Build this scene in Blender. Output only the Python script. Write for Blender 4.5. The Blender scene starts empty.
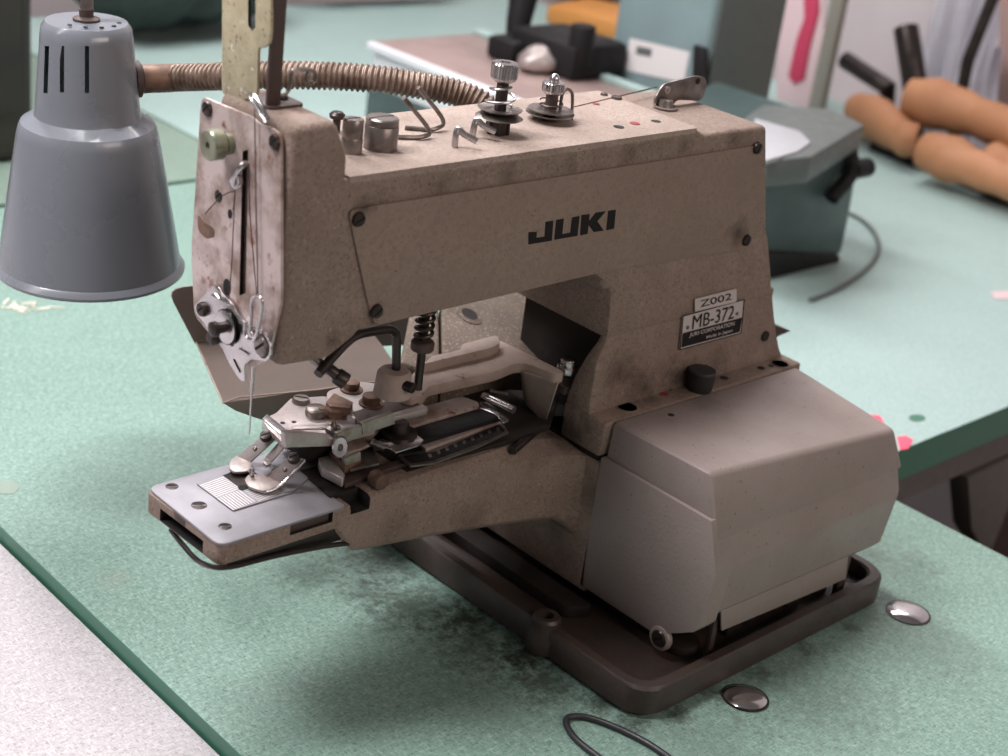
import bpy, bmesh, math, random
from mathutils import Vector, Matrix, noise
random.seed(7)
K = 0.009                      # model units (about a centimetre) to metres
D = bpy.data; C = bpy.context.scene.collection
# ------------------------------------------------------------------ camera geometry
F = 1541.2; PX, PY = 504.0, 378.0
def _rot():
    a, b, c = 0.79880526, 0.42249867, 0.13466955
    def R(ax, t):
        m = [[1,0,0],[0,1,0],[0,0,1]]; i, j = [(1,2),(0,2),(0,1)][ax]
        m[i][i] = m[j][j] = math.cos(t); m[i][j] = -math.sin(t); m[j][i] = math.sin(t)
        return Matrix(m)
    return R(2,c) @ R(0,b) @ R(1,a) @ Matrix(((1,0,0),(0,0,-1),(0,1,0)))
M = _rot(); MT = M.transposed()
def ray(x, y): return (MT @ Vector((x-PX, y-PY, F))) / F
CAM = -ray(655, 712) * 95.0
def at(x, y, ax, v):
    """point of the plane <ax> = v seen at photo pixel x, y"""
    i = 'xyz'.index(ax); r = ray(x, y); return CAM + r*((v-CAM[i])/r[i])
def atp(x, y, p, n):
    r = ray(x, y); n = Vector(n); return CAM + r*((Vector(p)-CAM).dot(n)/r.dot(n))
def ats(pts, ax, v): return [at(a, b, ax, v) for a, b in pts]
V = Vector
# ------------------------------------------------------------------ materials
def mat(name, col, rough=.6, metal=0., noise_s=None, col2=None, lo=.4, hi=.6, bump=0., bump_s=60., spots=None, stains_and_shade=None, spec=.5, detail=6., coat=0.):
    m = D.materials.new(name); m.use_nodes = True; nt = m.node_tree; N = nt.nodes; L = nt.links
    b = N['Principled BSDF']; b.inputs['Roughness'].default_value = rough; b.inputs['Metallic'].default_value = metal
    b.inputs['Specular IOR Level'].default_value = spec; b.inputs['Coat Weight'].default_value = coat
    tc = N.new('ShaderNodeTexCoord')
    def nz(scale, det=detail, r=.6):
        n = N.new('ShaderNodeTexNoise'); n.inputs['Scale'].default_value = scale; n.inputs['Detail'].default_value = det
        n.inputs['Roughness'].default_value = r; L.new(tc.outputs['Object'], n.inputs['Vector']); return n.outputs['Fac']
    def ramp(src, a, c, va=0., vb=1.):
        r = N.new('ShaderNodeMapRange'); r.inputs['From Min'].default_value = a; r.inputs['From Max'].default_value = c
        r.inputs['To Min'].default_value = va; r.inputs['To Max'].default_value = vb; L.new(src, r.inputs['Value']); return r.outputs['Result']
    def mix(fac, A, B):
        x = N.new('ShaderNodeMix'); x.data_type = 'RGBA'; L.new(fac, x.inputs['Factor'])
        for s, k in ((A, 6), (B, 7)):
            if isinstance(s, tuple): x.inputs[k].default_value = s+(1,)
            else: L.new(s, x.inputs[k])
        return x.outputs[2]
    cur = tuple(col)
    if noise_s: cur = mix(ramp(nz(noise_s), lo, hi), cur, tuple(col2))
    if spots:
        for (s, a, c, cc) in spots: cur = mix(ramp(nz(s, 3., .7), a, c), cur, tuple(cc))
    if stains_and_shade:   # dirt patches with their own place: (x, y, z, radius, colour, strength) in model units
        for (x, y, z, r, cc, st) in stains_and_shade:
            d = N.new('ShaderNodeVectorMath'); d.operation = 'DISTANCE'; g = N.new('ShaderNodeNewGeometry')
            L.new(g.outputs['Position'], d.inputs[0]); d.inputs[1].default_value = (x*K, y*K, z*K)
            dn = N.new('ShaderNodeMath'); dn.operation = 'MULTIPLY_ADD'; L.new(nz(160/ max(r, .8), 8., .75), dn.inputs[0]); dn.inputs[1].default_value = r*K*2.4
            L.new(d.outputs['Value'], dn.inputs[2])
            cur = mix(ramp(dn.outputs[0], r*K*2.1, r*K*1.2, 0, st), cur, tuple(cc))
    if isinstance(cur, tuple): b.inputs['Base Color'].default_value = cur+(1,)
    else: L.new(cur, b.inputs['Base Color'])
    rr = ramp(nz(noise_s or 90.), .3, .7, max(rough-.1, .05), min(rough+.12, 1)); L.new(rr, b.inputs['Roughness'])
    if bump:
        bp = N.new('ShaderNodeBump'); bp.inputs['Strength'].default_value = bump; bp.inputs['Distance'].default_value = .0006
        L.new(nz(bump_s, 3.), bp.inputs['Height']); L.new(bp.outputs['Normal'], b.inputs['Normal'])
    return m
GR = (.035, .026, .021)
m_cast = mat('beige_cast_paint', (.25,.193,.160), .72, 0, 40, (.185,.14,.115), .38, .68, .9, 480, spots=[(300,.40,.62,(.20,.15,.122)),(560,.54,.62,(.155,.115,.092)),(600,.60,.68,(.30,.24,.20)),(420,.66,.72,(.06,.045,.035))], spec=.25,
    stains_and_shade=[(-11,12.7,31.3,.9,GR,.4), (-6,12.7,31.3,1.0,GR,.45), (-1,12.7,31.4,.9,GR,.5), (4,12.7,31.4,1.1,GR,.5), (9,12.7,31.4,1.0,GR,.55), (14,12.7,31.5,1.1,GR,.5), (-16.2,12.6,30.6,1.3,GR,.75), (-14.8,12.6,24.4,.9,GR,.6), (16.2,12.6,24.6,1.1,GR,.75), (6.0,12.2,16.8,2.0,GR,.75), (12.0,12,15.2,2.4,GR,.85), (-17.5,12.6,23.5,.8,GR,.6),
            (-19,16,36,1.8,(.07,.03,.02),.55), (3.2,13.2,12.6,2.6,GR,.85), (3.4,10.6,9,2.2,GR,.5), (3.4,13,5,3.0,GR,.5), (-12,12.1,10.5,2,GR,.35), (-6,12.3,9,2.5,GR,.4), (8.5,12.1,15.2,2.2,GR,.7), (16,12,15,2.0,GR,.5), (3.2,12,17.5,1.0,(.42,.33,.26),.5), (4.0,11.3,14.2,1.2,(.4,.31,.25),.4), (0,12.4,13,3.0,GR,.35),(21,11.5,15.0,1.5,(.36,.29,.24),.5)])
m_panel = mat('beige_panel_paint', (.24,.183,.150), .7, 0, 22, (.21,.16,.13), .35, .7, .7, 480, spots=[(300,.45,.65,(.205,.156,.128)),(560,.56,.66,(.175,.132,.107)),(420,.68,.74,(.07,.05,.04))], spec=.25,
    stains_and_shade=[(-16.4,12.5,30.9,1.0,GR,.85), (-14.9,12.5,24.7,.7,GR,.7), (16.0,12.5,24.9,1.5,GR,.75), (16.3,12.5,31.0,.8,GR,.7)])
m_top = mat('lightened_top_paint', (.35,.285,.245), .75, 0, 30, (.22,.173,.146), .38, .7, .9, 480, spots=[(300,.42,.64,(.29,.232,.2)),(560,.56,.64,(.21,.16,.135)),(420,.66,.72,(.10,.07,.055))], spec=.25)  # cast paint lightened to carry the stronger light on the arm top
m_cover = mat('pinkish_grey_enamel', (.255,.212,.198), .5, 0, 18, (.225,.182,.168), .35, .7, .3, 500, spots=[(380,.655,.70,(.09,.075,.068))], spec=.4,
    stains_and_shade=[(12.0,9.6,14.2,2.6,(.12,.09,.08),.6)])
m_coverg = mat('green_grey_enamel', (.20,.20,.172), .5, 0, 18, (.18,.178,.155), .35, .7, .2, 1000, spots=[(330,.70,.74,(.06,.05,.045))], spec=.4)
m_coverl = mat('speckled_grey_enamel', (.30,.27,.245), .55, 0, 16, (.26,.235,.215), .35, .7, .35, 900, spots=[(300,.62,.68,(.10,.085,.07))], spec=.3)
m_base = mat('oily_dark_base_paint', (.048,.033,.027), .42, 0, 35, (.028,.02,.017), .35, .65, .5, 500, spec=.5)
m_lug = mat('darkened_cast_paint', (.11,.086,.066), .6, 0, 40, (.08,.062,.048), .38, .68, .8, 480, spots=[(500,.56,.62,(.19,.15,.12))], spec=.25)  # cast paint darkened to tone down the light from above on the bracket
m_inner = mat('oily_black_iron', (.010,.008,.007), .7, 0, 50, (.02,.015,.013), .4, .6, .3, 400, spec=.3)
m_face = mat('worn_bare_steel_plate', (.56,.47,.45), .42, .4, 45, (.26,.185,.155), .42, .62, .12, 600, spots=[(70,.60,.70,(.22,.10,.06))], spec=.5)
m_steel = mat('bright_steel', (.62,.60,.61), .24, 1., 60, (.45,.43,.43), .3, .7, .05, 700)
m_plate = mat('brushed_steel_plate', (.27,.265,.29), .52, .25, 30, (.22,.215,.235), .35, .65, .08, 900)
m_steeld = mat('dull_oiled_steel', (.28,.25,.235), .36, .8, 60, (.10,.08,.068), .35, .65, .2, 600)
m_clamp = mat('worn_zinc_clamp', (.50,.46,.45), .42, .6, 45, (.30,.25,.235), .35, .65, .2, 600, spots=[(60,.66,.76,(.12,.08,.065))])
m_dark = mat('blackened_steel', (.035,.030,.029), .35, .7, 50, (.06,.045,.04), .4, .7, .1, 600)
m_screw = mat('dark_screw_steel', (.05,.04,.036), .38, .6, 80, (.03,.02,.02), .4, .6)
m_rust = mat('rusty_steel', (.20,.12,.085), .6, .4, 60, (.10,.06,.045), .4, .6, .3, 500)
m_lever = mat('cream_lever_paint', (.33,.265,.23), .6, 0, 35, (.22,.17,.145), .35, .65, .35, 700, spots=[(70,.66,.74,(.08,.05,.04))], spec=.3)
m_cream = mat('chipped_cream_paint', (.44,.40,.27), .5, 0, 120, (.36,.32,.21), .35, .65, .3, 500, spots=[(420,.60,.68,(.14,.065,.03)), (220,.64,.68,(.62,.60,.55))], spec=.4)
m_brown = mat('brown_oxide_metal', (.065,.042,.036), .55, .2, 50, (.06,.04,.035), .4, .6, .2, 500)
m_tray = mat('taupe_tray_paint', (.21,.165,.145), .45, 0, 10, (.19,.15,.13), .4, .6, .1, 600, spec=.35)
m_ink = mat('black_printed_ink', (.008,.007,.007), .6, spec=.2)
m_label = mat('pale_label_aluminium', (.50,.46,.44), .4, .3)
m_lblack = mat('black_label_paint', (.008,.007,.007), .6, spec=.2)
m_knob = mat('black_rubber_knob', (.018,.017,.017), .6, bump=.3, bump_s=700)
m_red = mat('red_oil_mark', (.22,.02,.025), .6)
m_hole = mat('oily_hole_bottom', (.006,.005,.005), .8)
m_lamp = mat('blue_grey_lamp_enamel', (.175,.192,.218), .28, 0, 9, (.165,.18,.205), .4, .65, .03, 60, spots=[(260,.70,.74,(.17,.14,.13))], spec=.5, coat=.25)
m_goose = mat('rusty_flexible_steel', (.24,.18,.145), .45, .5, 90, (.11,.07,.05), .4, .62, .1, 500)
m_greenpaint = mat('pale_green_brown_steel', (.30,.30,.265), .45, .4, 60, (.14,.12,.09), .4, .6, .1, 500)
m_nut = mat('greenish_nickel', (.30,.33,.24), .35, .6, 60, (.18,.18,.13), .4, .6)
m_chrome = mat('scuffed_chrome', (.75,.73,.74), .10, 1., 50, (.5,.48,.48), .4, .7, .12, 220)
m_cable = mat('black_rubber_cable', (.022,.022,.024), .45)
m_teal = mat('teal_machine_enamel', (.20,.28,.29), .45, 0, 12, (.18,.25,.26), .4, .6, spec=.4)
m_teald = mat('dark_teal_enamel', (.055,.085,.082), .4, 0, 12, (.045,.07,.07), .4, .6, spec=.45)
m_tealg = mat('grey_teal_enamel', (.10,.115,.11), .5)
m_white = mat('white_sticker', (.62,.60,.60), .5)
m_black = mat('black_machine_part', (.009,.008,.009), .6, spec=.25)
m_pinkmetal = mat('pinkish_steel_worktop', (.36,.265,.245), .4, .2, 8, (.26,.19,.175), .4, .6)
m_silver = mat('pale_aluminium_edge', (.66,.67,.70), .35, 0)
m_tan = mat('tan_brown_leatherette', (.42,.20,.10), .6, 0, 7, (.33,.15,.07), .4, .6, spec=.4)
m_cloth = mat('white_cotton_cloth', (.72,.71,.76), .9, 0, 10, (.62,.61,.66), .4, .6)
m_pinkc = mat('bright_pink_ribbon', (.45,.035,.09), .7)
m_pinkl = mat('pale_pink_cloth', (.60,.45,.47), .8)
m_post = mat('olive_beige_post_paint', (.27,.25,.215), .5)
m_wall = mat('warm_grey_wall_paint', (.62,.57,.58), .9, 0, 3, (.56,.51,.52), .4, .6)
m_floor = mat('dark_grey_floor', (.014,.013,.013), .8, 0, 3, (.02,.018,.017), .4, .6)
m_orange = mat('orange_plastic_tray', (.55,.24,.06), .5)
m_dkgreen = mat('very_dark_green_cloth', (.02,.035,.03), .7)
m_thread = mat('dark_sewing_thread', (.05,.03,.03), .9)
m_scrap = mat('pink_paper_scrap', (.85,.10,.16), .8)
m_scrapl = mat('pale_cream_shavings', (.65,.60,.50), .8)
m_sticker = mat('faded_grey_sticker', (.22,.29,.24), .6)
m_apron = mat('grey_brown_table_apron', (.12,.108,.10), .6)
m_edge = mat('dark_green_table_edging', (.05,.16,.11), .4, 0, 20, (.06,.19,.13), .4, .6)

def table_mat(name, c1, c2, cdark, clight, stains_and_shade=()):
    m = D.materials.new(name); m.use_nodes = True; nt = m.node_tree; N = nt.nodes; L = nt.links
    b = N['Principled BSDF']; b.inputs['Specular IOR Level'].default_value = .35
    g = N.new('ShaderNodeNewGeometry'); pos = g.outputs['Position']
    def tex(sx, sy, det=3., rg=.6):
        mp = N.new('ShaderNodeMapping'); mp.inputs['Scale'].default_value = (sx, sy, 1); L.new(pos, mp.inputs['Vector'])
        n = N.new('ShaderNodeTexNoise'); n.inputs['Scale'].default_value = 1; n.inputs['Detail'].default_value = det; n.inputs['Roughness'].default_value = rg
        L.new(mp.outputs[0], n.inputs['Vector']); return n.outputs['Fac']
    def rng(s, a, c, va=0., vb=1.):
        r = N.new('ShaderNodeMapRange'); r.inputs['From Min'].default_value = a; r.inputs['From Max'].default_value = c
        r.inputs['To Min'].default_value = va; r.inputs['To Max'].default_value = vb; L.new(s, r.inputs['Value']); return r.outputs[0]
    def mix(f, A, B):
        x = N.new('ShaderNodeMix'); x.data_type = 'RGBA'; L.new(f, x.inputs['Factor'])
        for s, k in ((A,6),(B,7)):
            if isinstance(s, tuple): x.inputs[k].default_value = s+(1,)
            else: L.new(s, x.inputs[k])
        return x.outputs[2]
    cur = mix(rng(tex(6,6,4), .35, .65), c1, c2)
    cur = mix(rng(tex(640,210,2), .52, .64, 0, .42), cur, clight)
    cur = mix(rng(tex(210,640,2), .52, .64, 0, .42), cur, clight)
    cur = mix(rng(tex(1000,260,1), .60, .66, 0, .5), cur, cdark)
    cur = mix(rng(tex(260,1000,1), .60, .66, 0, .5), cur, cdark)
    cur = mix(rng(tex(330,330,3,.7), .67, .71, 0, .75), cur, cdark)
    for (x, y, r, cc, st) in stains_and_shade:
        d = N.new('ShaderNodeVectorMath'); d.operation = 'DISTANCE'; L.new(pos, d.inputs[0]); d.inputs[1].default_value = (x*K, y*K, 0)
        dn = N.new('ShaderNodeMath'); dn.operation = 'MULTIPLY_ADD'; L.new(tex(130,130,9,.8), dn.inputs[0]); dn.inputs[1].default_value = r*K*3.6; L.new(d.outputs['Value'], dn.inputs[2])
        cur = mix(rng(dn.outputs[0], r*K*2.75, r*K*1.9, 0, st), cur, cc)
    L.new(cur, b.inputs['Base Color'])
    L.new(rng(tex(30,30,4), .3, .7, .42, .6), b.inputs['Roughness'])
    bp = N.new('ShaderNodeBump'); bp.inputs['Strength'].default_value = .15; bp.inputs['Distance'].default_value = .0003
    L.new(tex(700,700,2), bp.inputs['Height']); L.new(bp.outputs['Normal'], b.inputs['Normal'])
    return m
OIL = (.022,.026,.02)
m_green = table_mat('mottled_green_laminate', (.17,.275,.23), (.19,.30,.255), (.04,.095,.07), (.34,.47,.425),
    stains_and_shade=[(-3.5,6.0,3.2,OIL,.75), (-4.5,11.5,4.2,OIL,.7), (-5.5,17,4.2,OIL,.75), (-3,23,4,OIL,.8), (-7,20,2.6,OIL,.6), (-2.2,2.5,1.5,OIL,.85), (-2.0,0,1.4,OIL,.85), (1,-1,1.4,OIL,.85), (5,-.9,1.5,OIL,.75), (9,-1,1.2,OIL,.6), (14,-.9,1.2,OIL,.6), (19,-.9,1.1,OIL,.6), (24.5,0,1.6,OIL,.6), (10,-5,7,(.07,.09,.065),.45), (22,-6,6,(.08,.10,.08),.35), (30,4,5,(.09,.11,.09),.3), (0,-4,6,(.07,.09,.065),.4), (-8,6,6,(.07,.09,.065),.4), (-3,14,2.6,OIL,.9), (-3,9,2.2,OIL,.9), (-9,24,3,OIL,.4), (25.5,3.5,2.2,OIL,.35), (31,1,2.6,OIL,.25), (29,4,1.5,OIL,.3), (-20,30,1.6,(.28,.24,.2),.25)])  # broad grey-green patches paint in the machine's shadow; OIL patches are grime
m_green2 = table_mat('grey_green_laminate', (.17,.235,.195), (.185,.255,.21), (.07,.12,.09), (.28,.37,.32))
m_mint = table_mat('pale_mint_laminate', (.30,.41,.385), (.32,.43,.41), (.12,.22,.2), (.45,.58,.55))
m_pinkt = table_mat('pale_pink_grey_laminate', (.37,.355,.37), (.40,.385,.40), (.18,.165,.17), (.58,.56,.58), stains_and_shade=[(-30,22,.5,(.25,.15,.12),.6)])

# ------------------------------------------------------------------ object helpers
OFF = {}
def _link(name, data, parent):
    o = D.objects.new(name, data); C.objects.link(o)
    if parent is not None: o.parent = parent; OFF[o.name] = OFF[parent.name]
    return o
def thing(name, label, cat, loc, group=None):
    o = D.objects.new(name, None); C.objects.link(o); o.location = V(loc)*K; o.empty_display_size = .02
    OFF[o.name] = V(loc)*K; o['label'] = label; o['category'] = cat
    if group: o['group'] = group
    return o
def tag(o, label=None, cat=None, group=None, kind=None):
    if label: o['label'] = label
    if cat: o['category'] = cat
    if group: o['group'] = group
    if kind: o['kind'] = kind
    return o
def obj(name, bm, m, parent=None, loc=None, ang=35, smooth=True):
    """bm is in model units, world placed; parts keep their thing's origin"""
    if parent is not None: off = OFF[parent.name]
    else: off = V(loc)*K if loc is not None else V((0,0,0))
    bmesh.ops.recalc_face_normals(bm, faces=bm.faces[:])
    for v in bm.verts: v.co = v.co*K - off
    me = D.meshes.new(name); bm.to_mesh(me); bm.free()
    for mm in (m if isinstance(m, (list, tuple)) else [m]): me.materials.append(mm)
    if smooth:
        for p in me.polygons: p.use_smooth = True
        me.set_sharp_from_angle(angle=math.radians(ang))
    o = _link(name, me, parent)
    if parent is None: o.location = off
    OFF[o.name] = off if parent is not None else off
    return o
def add(bm, o):
    vm = [bm.verts.new(v.co) for v in o.verts]; o.verts.index_update()
    for f in o.faces:
        try:
            nf = bm.faces.new([vm[v.index] for v in f.verts]); nf.material_index = f.material_index
        except ValueError: pass
    o.free(); return bm
def _bev(bm, w, seg=2, ang=25):
    if w <= 0: return
    bmesh.ops.recalc_face_normals(bm, faces=bm.faces[:])
    es = [e for e in bm.edges if len(e.link_faces) == 2 and e.calc_face_angle(0) > math.radians(ang)]
    bmesh.ops.bevel(bm, geom=es, offset=w, offset_type='OFFSET', segments=seg, profile=.5, affect='EDGES', clamp_overlap=True)
def prism(bm, pts, vec, bev=0., seg=2, mi=0):
    t = bmesh.new(); vec = V(vec)
    a = [t.verts.new(V(p)) for p in pts]; b = [t.verts.new(V(p)+vec) for p in pts]
    t.faces.new(a); t.faces.new(b[::-1]); n = len(pts)
    for i in range(n): t.faces.new((a[i], b[i], b[(i+1)%n], a[(i+1)%n]))
    _bev(t, bev, seg)
    for f in t.faces: f.material_index = mi
    return add(bm, t)
def box(bm, x0, x1, y0, y1, z0, z1, bev=0., seg=2, mi=0):
    return prism(bm, [(x0,y0,z0),(x1,y0,z0),(x1,y1,z0),(x0,y1,z0)], (0,0,z1-z0), bev, seg, mi)
def loft(bm, loops, cap=True, bev=0., seg=2, mi=0):
    t = bmesh.new(); rows = [[t.verts.new(V(p)) for p in l] for l in loops]; n = len(rows[0])
    for r, s in zip(rows, rows[1:]):
        for i in range(n): t.faces.new((r[i], r[(i+1)%n], s[(i+1)%n], s[i]))
    if cap: t.faces.new(rows[0][::-1]); t.faces.new(rows[-1])
    _bev(t, bev, seg)
    for f in t.faces: f.material_index = mi
    return add(bm, t)
def _frame(d):
    d = V(d).normalized(); u = V((0,0,1)) if abs(d.z) < .9 else V((1,0,0))
    a = d.cross(u).normalized(); return d, a, d.cross(a).normalized()
def cyl(bm, p, d, h, r, r2=None, n=24, bev=0., mi=0):
    """cylinder from p along d"""
    d, a, b = _frame(d); p = V(p); r2 = r if r2 is None else r2
    ls = []
    for rr, q in ((r, p), (r2, p+d*h)):
        ls.append([q + (a*math.cos(2*math.pi*i/n)+b*math.sin(2*math.pi*i/n))*rr for i in range(n)])
    return loft(bm, ls, True, bev, 2, mi)
def lathe(bm, p, d, prof, n=32, closed=False, mi=0):
    """prof: (radius, height) pairs along d from p"""
    d, a, b = _frame(d); p = V(p)
    ls = [[p+d*h+(a*math.cos(2*math.pi*i/n)+b*math.sin(2*math.pi*i/n))*max(r, .001) for i in range(n)] for r, h in prof]
    return loft(bm, ls, not closed, 0, 2, mi)
def smoothpath(pts, n=8):
    pts = [V(p) for p in pts]; out = []
    for i in range(len(pts)-1):
        p0 = pts[i-1] if i else pts[0]*2-pts[1]; p1, p2 = pts[i], pts[i+1]; p3 = pts[i+2] if i+2 < len(pts) else p2*2-p1
        for k in range(n):
            t = k/n; out.append(.5*((2*p1)+(p2-p0)*t+(2*p0-5*p1+4*p2-p3)*t*t+(3*p1-p0-3*p2+p3)*t**3))
    out.append(pts[-1]); return out
def tube(bm, pts, r, n=10, sm=6, mi=0, rf=None):
    P = smoothpath(pts, sm) if sm else [V(p) for p in pts]
    t0 = (P[1]-P[0]).normalized(); d, a, b = _frame(t0); ls = []
    for i, p in enumerate(P):
        t = (P[min(i+1, len(P)-1)]-P[max(i-1, 0)]).normalized()
        a = (a - t*a.dot(t)).normalized(); b = t.cross(a); rr = rf(i/(len(P)-1)) if rf else r
        ls.append([p+(a*math.cos(2*math.pi*k/n)+b*math.sin(2*math.pi*k/n))*rr for k in range(n)])
    return loft(bm, ls, True, 0, 2, mi)
def rpoly(pts, r, seg=4):
    """round the corners of a 3D polygon"""
    pts = [V(p) for p in pts]; out = []; n = len(pts)
    for i in range(n):
        p = pts[i]; a = pts[i-1]-p; b = pts[(i+1)%n]-p; rr = r[i] if isinstance(r, (list, tuple)) else r
        q = min(rr, a.length*.45, b.length*.45)
        if q < 1e-4: out.append(p); continue
        s = p+a.normalized()*q; e = p+b.normalized()*q
        for k in range(seg+1):
            t = k/seg; out.append(s*(1-t)**2+p*2*t*(1-t)+e*t*t)
    return out
def sphere(bm, c, r, n=14, sc=(1,1,1)):
    t = bmesh.new(); bmesh.ops.create_uvsphere(t, u_segments=n, v_segments=max(6, n//2+1), radius=r)
    for v in t.verts: v.co = V((v.co.x*sc[0], v.co.y*sc[1], v.co.z*sc[2]))+V(c)
    return add(bm, t)
def cut(o, bm, name='cut'):
    """carve a closed bmesh (world, model units) out of object o"""
    bmesh.ops.recalc_face_normals(bm, faces=bm.faces[:])
    off = OFF[o.name]
    for v in bm.verts: v.co = v.co*K - off
    me = D.meshes.new(name); bm.to_mesh(me); bm.free(); me.materials.append(m_hole)
    c = D.objects.new(name, me); C.objects.link(c)
    if o.parent: c.parent = o.parent
    else: c.location = o.location
    bpy.context.view_layer.update()
    md = o.modifiers.new('cut', 'BOOLEAN'); md.operation = 'DIFFERENCE'; md.object = c; md.solver = 'EXACT'; md.use_self = True
    md.material_mode = 'TRANSFER'
    bpy.context.view_layer.update()
    dg = bpy.context.evaluated_depsgraph_get(); ne = D.meshes.new_from_object(o.evaluated_get(dg))
    o.modifiers.clear(); old = o.data; o.data = ne; D.objects.remove(c, do_unlink=True); D.meshes.remove(old)
    return o
def holes(bm, c, d, r, depth=.5, n=20):
    d = V(d).normalized(); return cyl(bm, V(c)+d*.3, -d, depth+.3, r, n=n)
def ring(c, d, r, w=.08, h=.04): # thin washer-like rim
    b = bmesh.new(); lathe(b, c, d, [(r, 0), (r+w, 0), (r+w, h), (r, h)], 24); return b
def screw(parent, c, d, r=.4, h=.22, m=None, kind='slot', name='screw', a=0.7):
    d, u, v = _frame(d); c = V(c); b = bmesh.new()
    lathe(b, c-d*.05, d, [(r*.98, 0), (r, h*.5), (r*.86, h+.05), (r*.5, h+.08), (.001, h+.085)], 20)
    o = obj(name, b, m or m_screw, parent)
    s = bmesh.new(); w = r*.13
    e1 = u*math.cos(a)+v*math.sin(a); e2 = d.cross(e1)
    arms = [(e1, e2)] if kind == 'slot' else [(e1, e2), (e2, e1)]
    for p, q in arms:
        prism(s, [c+d*(h-.02)+p*r*.75*i+q*w*j for i, j in ((-1,-1),(1,-1),(1,1),(-1,1))], d*.16)
    try: cut(o, s)
    except Exception: pass
    return o
def textmesh(body, shear=0, bold=0.):
    cu = D.curves.new('t', 'FONT'); cu.body = body; cu.size = 1; cu.offset = bold; cu.shear = shear; cu.resolution_u = 4
    o = D.objects.new('t', cu); C.objects.link(o); bpy.context.view_layer.update()
    dg = bpy.context.evaluated_depsgraph_get(); me = D.meshes.new_from_object(o.evaluated_get(dg))
    b = bmesh.new(); b.from_mesh(me); D.objects.remove(o, do_unlink=True); D.curves.remove(cu); D.meshes.remove(me); return b
def text_on(name, body, q, m, parent, th=.03, bold=0.01):
    """q = corners lower left, lower right, upper right, upper left"""
    b = textmesh(body, 0, bold); xs = [v.co.x for v in b.verts]; ys = [v.co.y for v in b.verts]
    x0, x1, y0, y1 = min(xs), max(xs), min(ys), max(ys); q = [V(p) for p in q]; n = (q[1]-q[0]).cross(q[3]-q[0]).normalized()
    for v in b.verts:
        s = (v.co.x-x0)/(x1-x0); t = (v.co.y-y0)/(y1-y0)
        v.co = (q[0]*(1-s)+q[1]*s)*(1-t)+(q[3]*(1-s)+q[2]*s)*t + n*th
    return obj(name, b, m, parent, smooth=False)
def poly_obj(name, pts, vec, m, parent=None, bev=0., seg=2, **k):
    b = bmesh.new(); prism(b, pts, vec, bev, seg); return obj(name, b, m, parent, **k)
# ================================================================== MAIN SEWING MACHINE
mac = thing('sewing_machine', 'beige button sewing machine with grimy cast arm, standing large on the green table in front', 'sewing machine', (11, 15, 0))
YF = 12.7           # front plane of the arm
# --- base tray
outer = rpoly([(-2,-.5,0),(24.4,-.5,0),(24.4,31,0),(-2,31,0)], 2.4, 6)
inner = rpoly([(-1.1,.4,0),(23.5,.4,0),(23.5,30.1,0),(-1.1,30.1,0)], 1.7, 6)
b = bmesh.new()
up = lambda L, z: [V((p.x, p.y, z)) for p in L]
cx, cy = 11.2, 15
grow = lambda L, g: [V((p.x+(g if p.x > cx else -g), p.y+(g if p.y > cy else -g), 0)) for p in L]
loft(b, [up(outer,.35), up(outer,2.05), up(grow(outer,-.15),2.25), up(grow(inner,.12),2.25), up(inner,2.1), up(inner,1.0)], cap=True)
base = obj('base', b, m_base, mac, ang=40)
b = bmesh.new()   # inner step and deck castings
prism(b, rpoly([(1.2,9.5,1),(3.0,8.6,1),(3.0,28,1),(1.2,28,1)], .5), (0,0,.9), .2)
box(b, 4.6,22.5,4.5,29,1,1.5,.15)
for x, y, r in ((5.5,3.0,1.2),(12,3.2,1.0),(19.5,3.0,1.2)): cyl(b, (x,y,1), (0,0,1), .7, r, n=20, bev=.1)
for x in (9, 15.5): box(b, x, x+1.6, 2.0, 5, 1, 2.1, .15)
obj('base_deck', b, m_inner, mac)
b = bmesh.new(); lathe(b, (-1.5,8.6,.35), (0,0,1), [(.01,0),(1.15,0),(1.15,1.0),(.95,1.3),(.95,2.2),(.8,2.4),(.42,2.4),(.42,1.9),(.01,1.9)], 28)
obj('mounting_boss', b, m_base, mac)
for x, y in ((-.3,1.2),(22.6,1.2),(-.3,29),(22.6,29)):
    b = bmesh.new(); cyl(b, (x,y,.01), (0,0,1), .5, 1.25, n=24, bev=.1); obj('rubber_foot', b, m_cable, mac)
# --- arm, head and column as one casting
def rect(z, x0, x1, y0, y1): return [(x0,y0,z),(x1,y0,z),(x1,y1,z),(x0,y1,z)]
b = bmesh.new()
# arm
prof = [(-21.0,22.9),(-17.6,22.5),(-15.2,23.5),(4,24.0),(6.3,24.1),(20.0,22.6),(17.3,32.0),(-17.4,32.0),(-17.5,35.2),(-21.0,35.3)]
arm = [(-18.2,24.2),(-15.2,23.6),(3.5,24.0),(3.5,22.6),(20.2,22.6),(17.3,32.0),(10.9,32.0),(10.3,32.38),(-18.2,32.38)]
prism(b, [(x,YF,z) for x, z in arm], (0,9.3,0), .45, 3)
# head block
prism(b, [(x,YF-.03,z) for x, z in [(-20.95,22.55),(-17.6,22.35),(-15.6,23.45),(-15.6,24.6),(-17.35,26.0),(-17.35,33.6),(-18.3,35.6),(-20.95,35.5)]][:], (0,6.7,0), .5, 3)
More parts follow.
